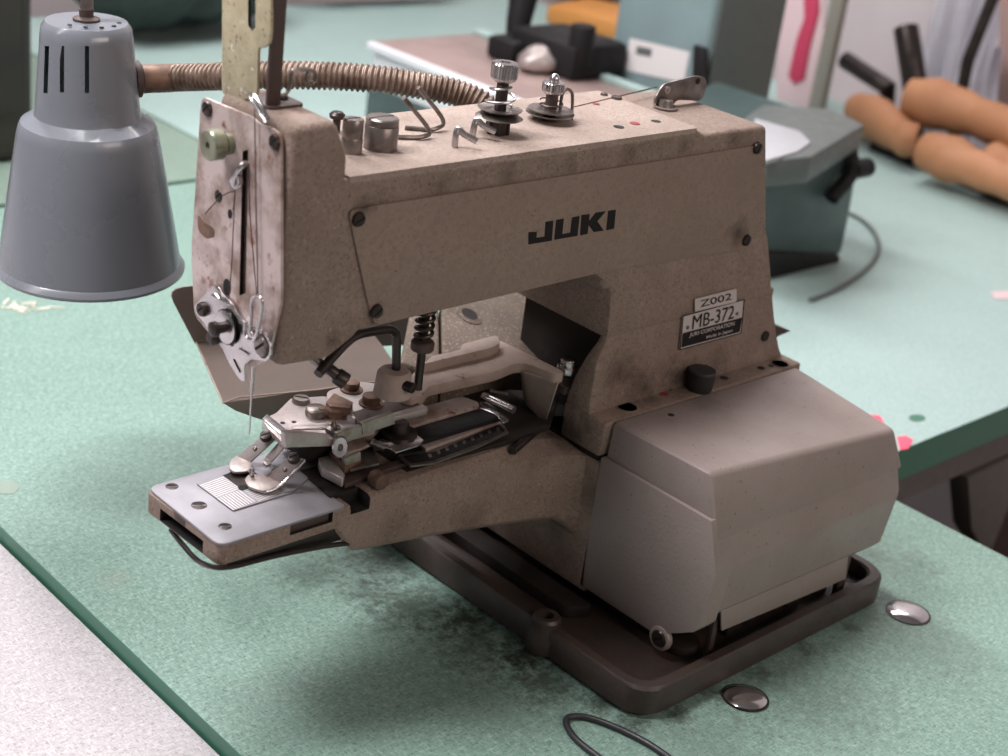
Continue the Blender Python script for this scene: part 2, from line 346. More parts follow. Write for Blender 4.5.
# column: full part above the opening, then near wall, far wall and back
def colsec(z, x0, x1, y0, y1): return rect(z, x0, x1, y0, y1)
loft(b, [colsec(19.3,4.3,21.4,12.35,23), colsec(21,4.3,20.9,12.45,23), colsec(22.8,4.3,20.3,12.6,22.6), colsec(24.2,2.2,19.8,YF,22.2)], bev=.3)
loft(b, [colsec(14.2,3.4,23.8,12.0,14.3), colsec(15.0,3.4,23.3,12.12,14.2), colsec(16.4,3.5,22.6,12.2,13.9), colsec(18.0,3.6,21.9,12.25,13.3), colsec(19.0,4.2,21.6,12.35,13.1), colsec(19.5,4.3,21.4,12.35,13.0)], bev=.25)
box(b, 9, 20.5, 21.8, 23.5, 8, 19.6, .3); box(b, 11, 22.5, 13, 23.2, 8, 19.6, .3)
# ledge and lower body
box(b, 3.35, 24.0, 10.5, 14.3, 13.2, 14.35, .22, 3)
loft(b, [colsec(2.0,3.4,23.5,10.0,23), colsec(11.6,3.4,24,10.5,23.4)], bev=.2)
loft(b, [colsec(11.95,3.3,24,10.6,14.2), colsec(13.6,3.35,24,10.5,14.2)], bev=.2)
casting = obj('arm_casting', b, m_cast, mac, ang=38)
# recessed seam between column block and lower body
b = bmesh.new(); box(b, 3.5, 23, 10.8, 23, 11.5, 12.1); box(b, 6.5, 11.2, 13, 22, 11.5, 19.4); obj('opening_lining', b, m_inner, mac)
# far-side lug seen below the arm
b = bmesh.new()
LG = [at(434,356,'y',20.5)+V((0,-1,-1)), at(540,340,'y',20.5)+V((0,-1,-1)), at(555,285,'y',27), at(441,292,'y',27)]; LG[1] = LG[0]+(LG[2]-LG[3])*((LG[1]-LG[0]).length/(LG[2]-LG[3]).length)
prism(b, [LG[0], LG[1], LG[2], LG[3]], (0,0,-4), .2, 3)
prism(b, [at(400,362,'y',21), at(432,356,'y',20.5)+V((0,-1,-1)), at(438,292,'y',27), at(412,300,'y',27)], (0,0,-4), .2, 3)
lug = obj('rear_bracket', b, m_lug, mac)
ln = (LG[1]-LG[0]).cross(LG[3]-LG[0]).normalized(); ln = ln if ln.z > 0 else -ln; p = atp(469,315,LG[0],ln); hb = bmesh.new(); lathe(hb, p-ln*.05, ln, [(1.0,0),(1.0,.1),(.62,.16),(.6,.12),(.6,.0)], 28); obj('counterbore', hb, m_lug, mac)
hb = bmesh.new(); cyl(hb, p, ln, .12, .6, n=24); obj('countersunk_hole', hb, m_hole, mac)
# --- bed
b = bmesh.new()
bl = rpoly([(-24.35,12.1,11.9),(-15,12.1,11.9),(-15,19.2,11.9),(-24.6,19.2,11.9)], [.5,0,0,.5], 4)
prism(b, bl, (0,0,1.25), .08)
def bsec(x, y0, zb, yo, zo, yi, zi): return [(x,y0+.25,zb),(x,y0,zb+.35),(x,yo,zo),(x,yi,zi),(x,19.4,zi),(x,19.8,zb)]
loft(b, [bsec(-16.6,12.05,11.7,12.05,12.9,12.3,13.1), bsec(-15.1,12.05,9.9,12.0,12.9,12.3,13.1), bsec(-14.2,12.05,9.7,12.0,13.4,12.3,13.55), bsec(-9,12.2,8.9,12.2,12.9,12.7,13.4),
         bsec(-4,12.3,8.0,12.45,12.3,13.0,13.2), bsec(0,12.4,7.2,12.7,11.8,13.4,12.8), bsec(2.0,12.3,6.8,12.6,11.5,13.8,12.2), bsec(2.9,12.0,6.2,12.2,11.5,13.8,11.9), bsec(3.5,11.4,5.5,11.6,11.5,13.8,11.8)], bev=.06)
bed = obj('bed', b, m_cast, mac, ang=30)
hb = bmesh.new(); box(hb, -25.5,-23.6,13.6,17.7,11.99,12.75); cut(bed, hb)
hb = bmesh.new(); box(hb, -19.8,-16.9,11.5,12.5,12.45,13.6); cut(bed, hb)
hb = bmesh.new(); box(hb, -15.7,-14.35,11.5,13.2,12.6,14); cut(bed, hb)
b = bmesh.new(); box(b, -19.7,-17,12.35,12.6,12.4,13.15); obj('side_slot_cover', b, m_brown, mac)
b = bmesh.new(); cyl(b, at(383,483,'y',12.05), (0,1,0), .9, .5, n=20, bev=.1); obj('bed_pin', b, m_rust, mac)
b = bmesh.new()      # dark trip lever below the bed
tube(b, [at(171,530,'x',-24.1), at(182,544,'x',-24.4), at(197,560,'x',-24.5), at(214,567,'y',12.2), at(235,566,'y',12.2), at(275,556,'y',12.2), at(320,547,'y',12.2), at(350,543,'y',12.3)], .15, 8)
prism(b, [(-23.8,12.2,11.85),(-16,12.2,11.85),(-15,12.3,11.0),(-16,12.5,10.7),(-20,12.5,11.0),(-23.4,12.4,11.2)], (0,5,0), .08)
obj('trip_lever', b, m_dark, mac)
b = bmesh.new(); box(b, -24.5,-24.1,15.3,16.5,12.75,13.15,.05); obj('latch_tab', b, m_brown, mac)
# needle plate
ZP = 13.15
pp = rpoly([(-24.45,12.0,ZP),(-16.1,12.0,ZP),(-16.1,19.3,ZP),(-24.45,19.3,ZP)], [.7,.3,.3,.7], 5)
b = bmesh.new(); prism(b, pp, (0,0,.16), .04); nplate = obj('needle_plate', b, m_plate, mac)
for (x, y), r in (((172,487),.42),((199,506),.5),((225,527),.42)):
    p = at(x, y, 'z', ZP+.12); screw(nplate, p, (0,0,1), r, .05, m_screw, a=1.1)
p = at(333,492,'z',ZP+.12); screw(nplate, p, (0,0,1), .35, .08, m_steeld)
# graduated gauge plate
ZG = ZP+.16
gp = [at(196,484.5,'z',ZG), at(229,473,'z',ZG), at(292,491,'z',ZG)*0+at(283,447,'z',ZG), at(330,461,'z',ZG), at(291,494,'z',ZG), at(233,512,'z',ZG)]
b = bmesh.new(); prism(b, rpoly([gp[0], gp[2], gp[3], gp[4], gp[5]], .15), (0,0,.1), .03); gauge = obj('graduated_gauge_plate', b, m_plate, mac)
G0 = at(196,484.5,'z',ZG+.1); G1 = at(233,512,'z',ZG+.1); G2 = at(222,475,'z',ZG+.1)
eu = (G1-G0); ev = (G2-G0)
def gpt(s, t, dz=.012): return G0+eu*s+ev*t+V((0,0,dz))
lb = bmesh.new(); db = bmesh.new()
for k in range(9):      # engraved ruling, in two alternating blocks
    s = .06+.42*k/8
    prism(lb, [gpt(s,.05), gpt(s+.022,.05), gpt(s+.022,.98), gpt(s,.98)], (0,0,.01))
    t0 = .08+.9*k/9
for k in range(9):
    s = .54+.42*k/8
    prism(lb, [gpt(s,1.0), gpt(s+.022,1.0), gpt(s+.022,1.9), gpt(s,1.9)], (0,0,.01))
    t = .06+.9*k/9
    prism(lb, [gpt(.53,t), gpt(.97,t), gpt(.97,t+.035), gpt(.53,t+.035)], (0,0,.01))
prism(db, [gpt(.02,1.0), gpt(.48,1.0), gpt(.48,1.95), gpt(.02,1.95)], (0,0,.012))
obj('ruled_lines', lb, m_white, gauge, smooth=False); obj('dark_square', db, m_dark, gauge, smooth=False)
b = bmesh.new(); p = at(243,488,'z',ZG+.11); cyl(b, p, (0,0,1), .03, .28, n=18); obj('needle_hole', b, m_hole, gauge)
# --- front panel
def yplane(pts, y=YF-.02): return [at(a, c, 'y', y) for a, c in pts]
pan = rpoly(yplane([(347,209),(758,144.5),(764,205),(745,249),(612,269),(373,325),(366,300),(352,235)]), [.5,.4,.1,.5,.3,.5,.3,.3])
front = poly_obj('side_panel', pan, (0,-.16,0), m_panel, mac, .05)
for x, y in ((358,219),(376,311),(757,148),(746,240)): screw(front, at(x, y, 'y', YF-.18), (0,-1,0), .42, .18, m_screw, a=x*.01)
# maker's name in heavy slanted capitals
q = 7.2
def L(*pts): return [at(500+a/q, 190+c/q, 'y', YF-.185) for a, c in pts]
letters = {'J': [L((205,303),(265,301),(262,344),(320,335),(327,228),(384,220),(373,364),(203,392))],
 'U': [L((404,216),(460,205),(448,318),(505,306),(518,197),(573,186),(557,330),(390,358))],
 'K': [L((586,180),(646,172),(641,222),(688,163),(763,152),(700,225),(747,292),(674,303),(638,252),(630,316),(576,326))],
 'I': [L((778,150),(834,141),(821,278),(764,290))]}
b = bmesh.new()
for k in letters:
    for pl in letters[k]: prism(b, pl, (0,-.012,0))
obj('makers_logo', b, m_ink, front, smooth=False)
# --- labels on the column
cn = V((0,-1,.085)).normalized()
def lab(x, y, d=.0): return atp(x, y, V((12,12.1,17.5))+cn*(.06+d), cn)
lq = [lab(680,349.5), lab(741,333), lab(744,299.5), lab(683,316)]
plate = poly_obj('name_plate', rpoly(lq, .1, 3), -cn*.1, m_label, mac)
poly_obj('black_field', [lab(681.3,347.6,.01), lab(739.6,332.0,.01), lab(742,317.5,.01), lab(682.8,333.2,.01)], cn*.01, m_lblack, plate)
bo = bmesh.new()
for a, c in ((0,1),(1,2),(2,3),(3,0)): tube(bo, [lq[a]+cn*.02, lq[c]+cn*.02], .035, 6, 0)
obj('plate_border', bo, m_lblack, plate)
text_on('model_lettering', 'MB-372', [lab(692,329.5,.03), lab(733.5,318.5,.03), lab(735,305,.03), lab(693.5,315.5,.03)], m_ink, plate, .01, 0)
text_on('maker_lettering', 'JUKI CORPORATION', [lab(689,338,.03), lab(734,326.5,.03), lab(734.6,321.3,.03), lab(689.8,333,.03)], m_label, plate, .02, .012)
text_on('origin_lettering', 'Made in Japan', [lab(706,339.5,.03), lab(732,332.5,.03), lab(732.3,328.6,.03), lab(706.3,335.6,.03)], m_label, plate, .02, .01)
for x, y in ((687.5,327.5),(737,313.5)): bb = bmesh.new(); cyl(bb, lab(x,y), cn, .05, .13, n=12); obj('rivet', bb, m_steeld, plate)
tagp = poly_obj('number_tag', rpoly([lab(694.5,311.5), lab(736,301.5), lab(736,288.5), lab(694.5,299)], .08, 3), cn*.05, m_label, mac)
text_on('number_lettering', 'Z002', [lab(700,307.5,.05), lab(731.5,299.5,.05), lab(731.5,292.5,.05), lab(700,300.5,.05)], m_ink, tagp, .01, .012)
# --- motor cover
cv = [(3.4,10.3,2.3),(3.4,2.9,2.3),(3.6,.45,4.3)]
b = bmesh.new()
# cross sections in the YZ plane: lower box then narrower top
def csec(x, dx, top=0): 
    return [(x,10.3,3.0),(x,3.4,3.0),(x,1.0,4.0),(x,.25,5.0),(x,.1,8.6),(x,1.0,12.0),(x,1.9,14.2),(x,3.0,14.75),(x,10.3,14.5)]
A0 = [(3.45,10.4,2.4),(3.5,3.6,2.4),(3.55,.6,4.2),(3.55,.2,4.7),(3.4,.1,8.8),(3.35,.9,11.9),(3.35,4,11.8),(3.4,7.5,11.75),(3.4,10.45,11.7)]
# body: left face polygon extruded with slightly tapered right side
def lowsec(x, g=0, zb=4.2, lean=.25): return [(x,10.45,2.4 if zb < 4.3 else zb),(x,3.6,2.4 if zb < 4.3 else zb),(x,.75+g,zb),(x,.4+g,zb+.5),(x,.0+g,8.8),(x,1.12+g,12.0),(x,10.45,12.0)]
b1 = bmesh.new()
loft(b1, [lowsec(3.4), lowsec(5.0), lowsec(5.05,0,4.85), lowsec(23.0,0,4.4), [(23.9,p[1],p[2]) for p in lowsec(23,0.5,5.4)]], bev=.28, seg=3)
up1 = [(3.65,10.45,10.6),(3.65,.55,10.6),(23.85,.5,10.4),(24,10.45,10.4)]
up2 = [(3.9,10.45,15.0),(4.05,2.35,14.75),(23.0,1.7,13.1),(23.4,10.45,14.2)]
up2 = [(3.9,10.45,14.5),(3.75,2.1,14.75),(22.9,1.35,13.35),(23.2,10.45,14.3)]
loft(b1, [up1, up2], bev=.35, seg=3)
for f in b1.faces:
    c = f.calc_center_median(); n = f.normal
    f.material_index = 0
cover = obj('motor_cover', b1, [m_cover, m_coverg, m_coverl], mac, ang=25)
off = OFF[cover.name]
for p_ in cover.data.polygons:
    c = (p_.center+off)/K
    p_.material_index = 0
b = bmesh.new(); prism(b, [at(x,y,'y',.62) for x, y in ((721,606),(849,551),(846,579),(722,631))], (0,.15,0), .04)
obj('lower_trim', b, m_cover, cover)
for x, w in ((5.8,.5),(19.8,.9)): b = bmesh.new(); box(b, x, x+w, 1.0, 1.4, 1.0, 5.0, .05); obj('cover_bracket', b, m_brown, mac)
b = bmesh.new(); p = at(660,638,'x',3.45); cyl(b, p+V((.3,0,0)), (-1,0,0), .42, .85, n=28, bev=.1); hl = obj('hinge_lug', b, m_cover, cover)
screw(hl, p+V((-.12,0,0)), (-1,0,0), .6, .12, m_dark)
b = bmesh.new(); cyl(b, at(671,415,'z',14.72), (0,0,1), .03, .22, n=16); obj('cover_hole', b, m_hole, cover)
# --- ledge holes, knob
def disc(name, x, y, ax, v, d, r, m, h=.03, parent=mac, n=22):
    bb = bmesh.new(); cyl(bb, at(x,y,ax,v), d, h, r, n=n); return obj(name, bb, m, parent)
ZL = 14.36
lathe_h = bmesh.new()
for x, y, r in ((627,407,.66),(780,364,.6)):
    p = at(x,y,'z',ZL); bb = bmesh.new(); lathe(bb, p, (0,0,1), [(r,0),(r+.12,0),(r+.1,.05),(r,.03)], 24); obj('bore_rim', bb, m_cast, mac)
    disc('bore', x, y, 'z', ZL, (0,0,1), r, m_hole)
for x, y, r, m in ((664,394,.3,m_red),(669,389,.22,m_hole),(724,378,.3,m_hole),(761,368,.28,m_hole),(771,366,.2,m_hole)): disc('oil_hole', x, y, 'z', ZL, (0,0,1), r, m)
disc('oil_hole', 765, 336, 'y', 12.15, cn, .38, m_hole, .1)
b = bmesh.new(); p = at(699,389,'z',ZL); lathe(b, p, (0,0,1), [(.01,0),(.85,0),(.9,.15),(.95,.9),(.98,1.35),(.9,1.47),(.01,1.5)], 32); obj('oil_cap', b, m_knob, mac)
poly_obj('rear_fin', [at(774,325,'y',14),at(791,331,'y',14),at(779,336,'y',14),at(774,340,'y',14)], (0,1.8,-.0), m_brown, mac, .03)
# --- top cover plate and its fittings
ZT = 32.35
b = bmesh.new(); prism(b, rpoly([(-17.2,12.75,31.9),(10.2,12.75,31.9),(10.4,21.7,31.9),(-17.2,21.7,31.9)], [.1,.3,.3,.1]), (0,0,.62), .12, 2)
tc = obj('top_cover', b, m_top, mac)
ZT = 32.53
sb = bmesh.new(); a_, b_ = at(574,107,'z',ZT), at(657,87,'z',ZT); tube(sb, [a_, b_], .05, 6, 0); obj('cover_joint', sb, m_rust, tc)
for x, y, r, m in ((618.7,127,.33,m_hole),(635,123.5,.33,m_red),(656,121.6,.33,m_hole),(596,104,.24,m_red)): disc('oil_hole', x, y, 'z', ZT if x < 650 else 32.5, (0,0,1), r, m, parent=tc)
screw(tc, at(616.5,98.5,'z',ZT), (0,0,1), .38, .15, m_brown)
screw(tc, at(604,95,'z',ZT), (0,0,1), .25, .12, m_brown)
# flag lever
p = at(665,107,'z',32.1); b = bmesh.new(); lathe(b, p, (0,0,1), [(.01,0),(.8,0),(.8,.12),(.01,.14)], 28); fl = obj('flag_lever_washer', b, m_steel, mac)
screw(mac, p+V((0,0,.12)), (0,0,1), .5, .4, m_steeld, name='flag_screw')
fy = p.y+.35
poly_obj('flag_lever', rpoly([at(x,y,'y',fy) for x, y in ((655,99),(663,84),(697,75.5),(706,78),(707,86),(702,101),(677,100),(671,108),(655,107))], [.2,.8,.5,.5,.4,.6,.5,.2,.2]), (0,.14,0), m_steeld, mac, .03)
disc('lever_hole', 698, 81, 'y', fy-.01, (0,-1,0), .22, m_hole, .02); screw(mac, at(667,90,'y',fy), (0,-1,0), .3, .08, m_steel)
# tension posts
def post1(x, y):
    p = at(x, y, 'z', ZT); b = bmesh.new(); lathe(b, p, (0,0,1), [(.01,0),(.6,0),(.6,.9),(.35,1.0),(.35,3.3),(.01,3.3)], 24)
    for k in range(6): 
        a = k*math.pi/3; box(b, p.x+.62*math.cos(a)-.08, p.x+.62*math.cos(a)+.08, p.y+.62*math.sin(a)-.08, p.y+.62*math.sin(a)+.08, p.z+.0, p.z+1.1)
    st = obj('tension_post', b, m_dark, mac)
    b = bmesh.new(); lathe(b, p+V((0,0,1.1)), (0,0,1), [(.3,0),(1.05,-.02),(1.35,-.16),(1.4,-.13),(1.1,.06),(.3,.1)], 36); obj('tension_disc', b, m_steeld, st)
    b = bmesh.new(); lathe(b, p+V((0,0,1.28)), (0,0,1), [(.3,0),(1.0,.0),(1.28,.16),(1.32,.2),(1.0,.1),(.3,.1)], 36); obj('tension_disc', b, m_steeld, st)
    b = bmesh.new(); pts = [p+V((math.cos(t*.7)*(.95-.03*t*.7),math.sin(t*.7)*(.95-.03*t*.7),1.5+.085*t)) for t in range(0,17)]; tube(b, pts, .085, 8, 3); obj('tension_spring', b, m_steel, st)
    b = bmesh.new(); n = 60; d = V((0,0,1)); q0 = p+V((0,0,3.05)); ls = []
    for h, r in ((0,.55),(.1,.68),(.25,.78),(1.0,.80),(1.1,.72),(1.12,.3),(.8,.28)):
        ls.append([q0+V((math.cos(2*math.pi*i/n),math.sin(2*math.pi*i/n),0))*(r*(1-.045*(i%2)*(.2 < h < 1.05)))+d*h for i in range(n)])
    loft(b, ls); obj('thumb_nut', b, m_steel, st, ang=20); return st
post1(497,133)
def post2(x, y):
    p = at(x, y, 'z', ZT); b = bmesh.new(); lathe(b, p, (0,0,1), [(.01,0),(.5,0),(.5,.3),(.38,.4),(.38,2.2),(.01,2.25)], 24); st = obj('tension_post', b, m_brown, mac)
    for z, r in ((.28,1.5),(.62,1.38)):
        b = bmesh.new(); lathe(b, p+V((0,0,z)), (0,0,1), [(.3,0),(1.0,-.02),(r,.02 if z > .5 else .16),(r,.08 if z > .5 else .22),(1.0,.08),(.3,.1)], 36); obj('tension_disc', b, m_steeld, st)
    b = bmesh.new(); pts = [p+V((math.cos(t*.8)*.7,math.sin(t*.8)*.7,.8+.04*t)) for t in range(0,12)]; tube(b, pts, .05, 8, 3); obj('tension_spring', b, m_steeld, st)
    b = bmesh.new(); n = 50; q0 = p+V((0,0,1.65)); ls = []
    for h, r in ((0,.55),(.06,.62),(.2,.70),(.62,.70),(.7,.62),(.72,.3)):
        ls.append([q0+V((math.cos(2*math.pi*i/n),math.sin(2*math.pi*i/n),0))*(r*(1-.05*(i%2)*(.1 < h < .65)))+V((0,0,h)) for i in range(n)])
    loft(b, ls); obj('thumb_nut', b, m_steel, st, ang=20)
    b = bmesh.new(); sphere(b, p+V((0,0,2.5)), .32, 18, (1,1,1.2)); obj('stud_end', b, m_steel, st)
    b = bmesh.new(); yy = p.y-.3; tube(b, [at(a,c,'y',yy) for a, c in ((560,113),(561,101),(563,93),(567,89),(571.5,92),(572.5,100),(571.5,120))], .1, 8); obj('check_spring', b, m_steeld, st)
post2(549,120)
# slotted caps and little screw
def cap(x, y, r, h, band, name='oil_cap'):
    p = at(x, y, 'z', ZT); b = bmesh.new()
    lathe(b, p, (0,0,1), [(.01,0),(r,0),(r,h*band-.04),(r*.97,h*band),(.01,h*band)], 36); o = obj(name, b, m_steeld, mac)
    b = bmesh.new(); lathe(b, p+V((0,0,h*band)), (0,0,1), [(.01,0),(r*.93,0),(r*.97,.05),(r*.97,h*(1-band)-.08),(r*.88,h*(1-band)),(.01,h*(1-band)+.03)], 36); s = obj('slotted_top', b, m_steeld, o)
    c = bmesh.new(); box(c, p.x-r*1.2, p.x+r*1.2, p.y-.06, p.y+.06, p.z+h-.1, p.z+h+.3); cut(s, c)
cap(380,148,.93,1.75,.76); cap(351,152,.58,1.85,.45)
p = at(336,132,'z',ZT); b = bmesh.new(); lathe(b, p, (0,0,1), [(.01,0),(.22,0),(.22,.7),(.42,.8),(.45,1.0),(.3,1.15),(.01,1.2)], 20); obj('small_screw', b, m_dark, mac)
# wire thread guides
def wire(name, pts, r, m=None, parent=mac, n=10, sm=6):
    b = bmesh.new(); tube(b, pts, r, n, sm); return obj(name, b, m or m_steeld, parent)
def bentguide(px, h):
    a = at(px[0][0], px[0][1], 'z', ZT+.12); c = at(px[1][0], px[1][1], 'z', ZT+.12); yy = c.y+.15
    return [a, (a+c)/2, c+V((0,0,.05)), at(px[2][0], px[2][1], 'y', yy), at(px[3][0], px[3][1], 'y', yy+.1)]
wire('thread_guide', bentguide([(398,137),(422,137.5),(429,130),(404,98)], 2), .13)
wire('thread_guide', bentguide([(405,127.5),(434,130),(443,120),(418.5,87.5)], 2), .13)
for (x0,y0),(x1,y1),(x2,y2) in (((454.5,147),(456.5,130),(477,141.5)), ((472,138),(475,121),(495.5,132))):
    p0 = at(x0,y0,'z',ZT); p1 = at(x1,y1,'y',p0.y); p2 = at(x2,y2,'y',p0.y-.9)
    wire('thread_pin', [p0, p0*.3+p1*.7, p1+V((.15,0,.02)), p1*.6+p2*.4, p2], .19, m_steel)
# --- face plate
XF = -21.02
def fx(x, y, d=0): return at(x, y, 'x', XF-d)
fpl = rpoly([fx(x,y) for x, y in ((205,96),(254,116),(263,124),(274,127),(284,134),(284,302),(271,357),(258,368),(228,352),(197,315),(194,252),(203,112))], [.5,.3,.4,.3,.6,.4,.5,.4,.5,.5,.4,.3])
face = poly_obj('face_plate', fpl, (-.2,0,0), m_face, mac, .05)
for x, y, r in ((208,108.6,.42),(275.5,142,.42),(218.5,196,.36)): screw(face, fx(x,y,.2), (-1,0,0), r, .16 if r > .4 else .05, m_screw, 'cross' if x > 270 else 'slot')
sl = bmesh.new(); prism(sl, rpoly([fx(x,y,.2)-V((.8,0,0)) for x, y in ((242.6,151),(248.5,149.5),(246,293),(239.3,296))], .14), (1.6,0,0)); 
cut(face, sl)
poly_obj('slot_lining', [fx(x,y,-.9) for x, y in ((238,140),(255,146),(252,302),(234,300))], (.2,0,0), m_hole, mac)
for x, y, r, e in ((230,214,.2,1.3),(227,287,.36,1.3)):
    b = bmesh.new(); c = fx(x,y,.21); prism(b, [c+V((0,math.cos(t*.4)*r,math.sin(t*.4)*r*e)) for t in range(16)], (-.01,0,0)); obj('dark_hole', b, m_hole, face)
wire('scribed_line', [fx(x,y,.2) for x, y in ((205,214),(212,206),(222,196),(233,191.5),(235,197),(233,210)) ], .025, m_brown, face)
poly_obj('rust_patch', rpoly([fx(x,y,.2) for x, y in ((198,213),(203,222),(214,228),(215,237),(206,239),(198,230))], .3), (-.012,0,0), m_rust, face)
wire('scribed_joint', [fx(x,y,.2) for x, y in ((235,190),(232,260),(229,300))], .03, m_brown, face, sm=0)
# thumb nut on the face plate
c = fx(229,143,.2); b = bmesh.new(); lathe(b, c, (-1,0,0), [(.01,0),(.6,0),(.6,.35),(.5,.4),(.5,.5),(.74,.52),(.8,.6),(.8,1.2),(.74,1.28),(.2,1.29),(.17,1.1),(.01,1.1)], 30); obj('thumb_nut', b, m_nut, mac)
# take-up lever
wire('take_up_lever', [at(248,163,'x',XF-.1), at(243,165,'x',XF-.5), at(236,173,'x',XF-.7), at(233,181,'x',XF-.75), at(236,186,'x',XF-.6), at(240,183,'x',XF-.5), at(239,176,'x',XF-.5)], .17, m_steel)
b = bmesh.new(); c = at(238.5,179.5,'x',XF-.5); lathe(b, c, (-1,0,0), [(.12,0),(.34,0),(.34,.2),(.12,.2)], 20, True); obj('take_up_eyelet', b, m_steel, mac)
# upper wire hook
wire('thread_hook', [at(x,y,'x',XF-.35) for x, y in ((266,123),(259,112),(254,103),(250,97),(252,94.5),(256,98),(262,107),(268,119))], .12, m_steel)
# threads
wire('sewing_thread', [at(x,y,'x',XF-.4) for x, y in ((252,98),(254.5,104),(256,200),(258,298))], .03, m_thread, sm=0)
wire('sewing_thread', [at(x,y,'x',XF-.42) for x, y in ((249,164),(250,215),(257,298))], .03, m_thread, sm=2)
# --- lower thread mechanism on the face plate
q = 5.815
def fl_(a, c, d=.3): return at(190+a/q, 270+c/q, 'x', XF-d)
br = poly_obj('thread_bracket', rpoly([fl_(a,c) for a, c in ((35,205),(85,150),(145,85),(172,92),(195,130),(250,190),(290,260),(330,310),(390,350),(452,395),(472,460),(468,505),(430,525),(365,518),(325,550),(328,650),(300,638),(240,545),(185,430),(135,380),(95,310),(45,250))], .18, 3), (-.12,0,0), m_steel, mac, .03)
sl = bmesh.new(); prism(sl, rpoly([fl_(a,c,.4)-V((.8,0,0)) for a, c in ((250,515),(268,520),(305,590),(290,600))], .08), (2,0,0)); cut(br, sl)
c = fl_(222,328,.42)
for dx, r in ((0,.98),(.22,.92)):
    b = bmesh.new(); lathe(b, c+V((-dx,0,0)), (-1,0,0), [(.2,0),(r-.3,.0),(r,.12 if dx == 0 else -.05),(r,.17 if dx == 0 else 0),(r-.3,.08),(.2,.08)], 30); obj('tension_disc', b, m_steel if dx else m_dark, br)
b = bmesh.new(); lathe(b, c, (-1,0,0), [(.01,0),(.3,0),(.3,.7),(.42,.75),(.42,1.0),(.2,1.1),(.01,1.1)], 20); obj('tension_stud', b, m_dark, br)
b = bmesh.new(); sphere(b, fl_(163,326,.7), .22, 14); obj('ball_stop', b, m_steel, br)
b = bmesh.new(); lathe(b, fl_(165,385,.2), (-1,0,0), [(.01,0),(.4,0),(.45,.4),(.3,.6),(.01,.62)], 20); obj('stop_screw', b, m_dark, br)
screw(br, fl_(75,228,.42), (-1,0,0), .42, .2, m_dark); screw(br, fl_(425,440,.42), (-1,0,0), .62, .22, m_steeld)
b = bmesh.new(); lathe(b, fl_(428,440,.42), (-1,0,0), [(.66,0),(.8,0),(.8,.1),(.66,.1)], 28, True); obj('washer', b, m_steel, br)
wire('wire_spring', [fl_(a,c,.6) for a, c in ((128,145),(170,168),(215,190),(240,205),(180,175),(150,140))], .07, m_steel, br)
wire('wire_spring', [fl_(a,c,.7) for a, c in ((268,255),(310,285),(350,318),(370,335))], .06, m_steel, br)
wire('wire_loop', [fl_(a,c,.75) for a, c in ((320,310),(322,370),(345,405),(375,400),(398,330),(420,200),(410,160),(385,148),(362,170),(358,250),(352,350),(362,385))], .1, m_steel, br)
poly_obj('spring_leaf', [fl_(a,c,.45) for a, c in ((262,462),(285,455),(345,490),(330,502))], (-.06,0,0), m_steel, br)
poly_obj('spring_leaf', [fl_(a,c,.45) for a, c in ((215,425),(235,428),(245,445),(225,448))], (-.06,0,0), m_steel, br)
# --- needle
nt_ = at(249,436,'x',-19.9); ny = nt_.y
b = bmesh.new(); lathe(b, (-19.9,ny,nt_.z), (0,0,1), [(.005,0),(.04,.25),(.055,.5),(.055,2.6),(.09,2.7),(.09,5.2),(.001,5.2)], 12); obj('needle', b, m_steel, mac)
b = bmesh.new(); cyl(b, (-19.9,ny,nt_.z+4.6), (0,0,1), 3, .32, n=18); obj('needle_bar', b, m_steel, mac)
# --- slotted cream post on top of the head
PXX = -20.6
def px_(x, y, d=0): return at(x, y, 'x', PXX+d)
T0 = [px_(222,-40), px_(271,-40)]
pl = [px_(222,-42),px_(270.5,-42),px_(270.5,30),px_(269,44),px_(263,48),px_(258,47.5),px_(256.5,96),px_(247,99),px_(239,102),px_(229,98),px_(221.5,93)]
pst = poly_obj('slotted_post', rpoly(pl, [0,0,.2,.3,.3,.3,.2,.2,.1,.4,.5]), (.18,0,0), m_cream, mac, .04)
sl = bmesh.new(); prism(sl, rpoly([px_(x,y,0)-V((.6,0,0)) for x, y in ((248,-20),(255.5,-20),(255.5,31),(248,28))], .38, 5), (1.4,0,0)); cut(pst, sl)
yb = px_(270.5,10).y
poly_obj('post_flange', [(PXX+.15,yb,35.3),(PXX+.95,yb,35.3),(PXX+.95,yb,47),(PXX+.15,yb,47)], (0,.2,0), m_brown, pst, .03)
b = bmesh.new(); prism(b, rpoly([(PXX+.1,yb-.3,35.45),(PXX+2.3,yb-.3,35.45),(PXX+2.3,yb+2.2,35.45),(PXX+.1,yb+2.2,35.45)], .4), (0,0,.25), .05); obj('post_foot', b, m_brown, pst)
screw(pst, V((PXX+1.6,yb+.9,35.7)), (0,0,1), .4, .2, m_dark)
gy = yb+.4
wire('wire_guide', [at(x,y,'y',gy) for x, y in ((277,96),(283,95),(288,91),(291,82),(291.5,73),(296,70),(306,69.5),(313,71),(316,77),(313,83),(308,82),(306,77),(309,72))], .11, m_steeld)
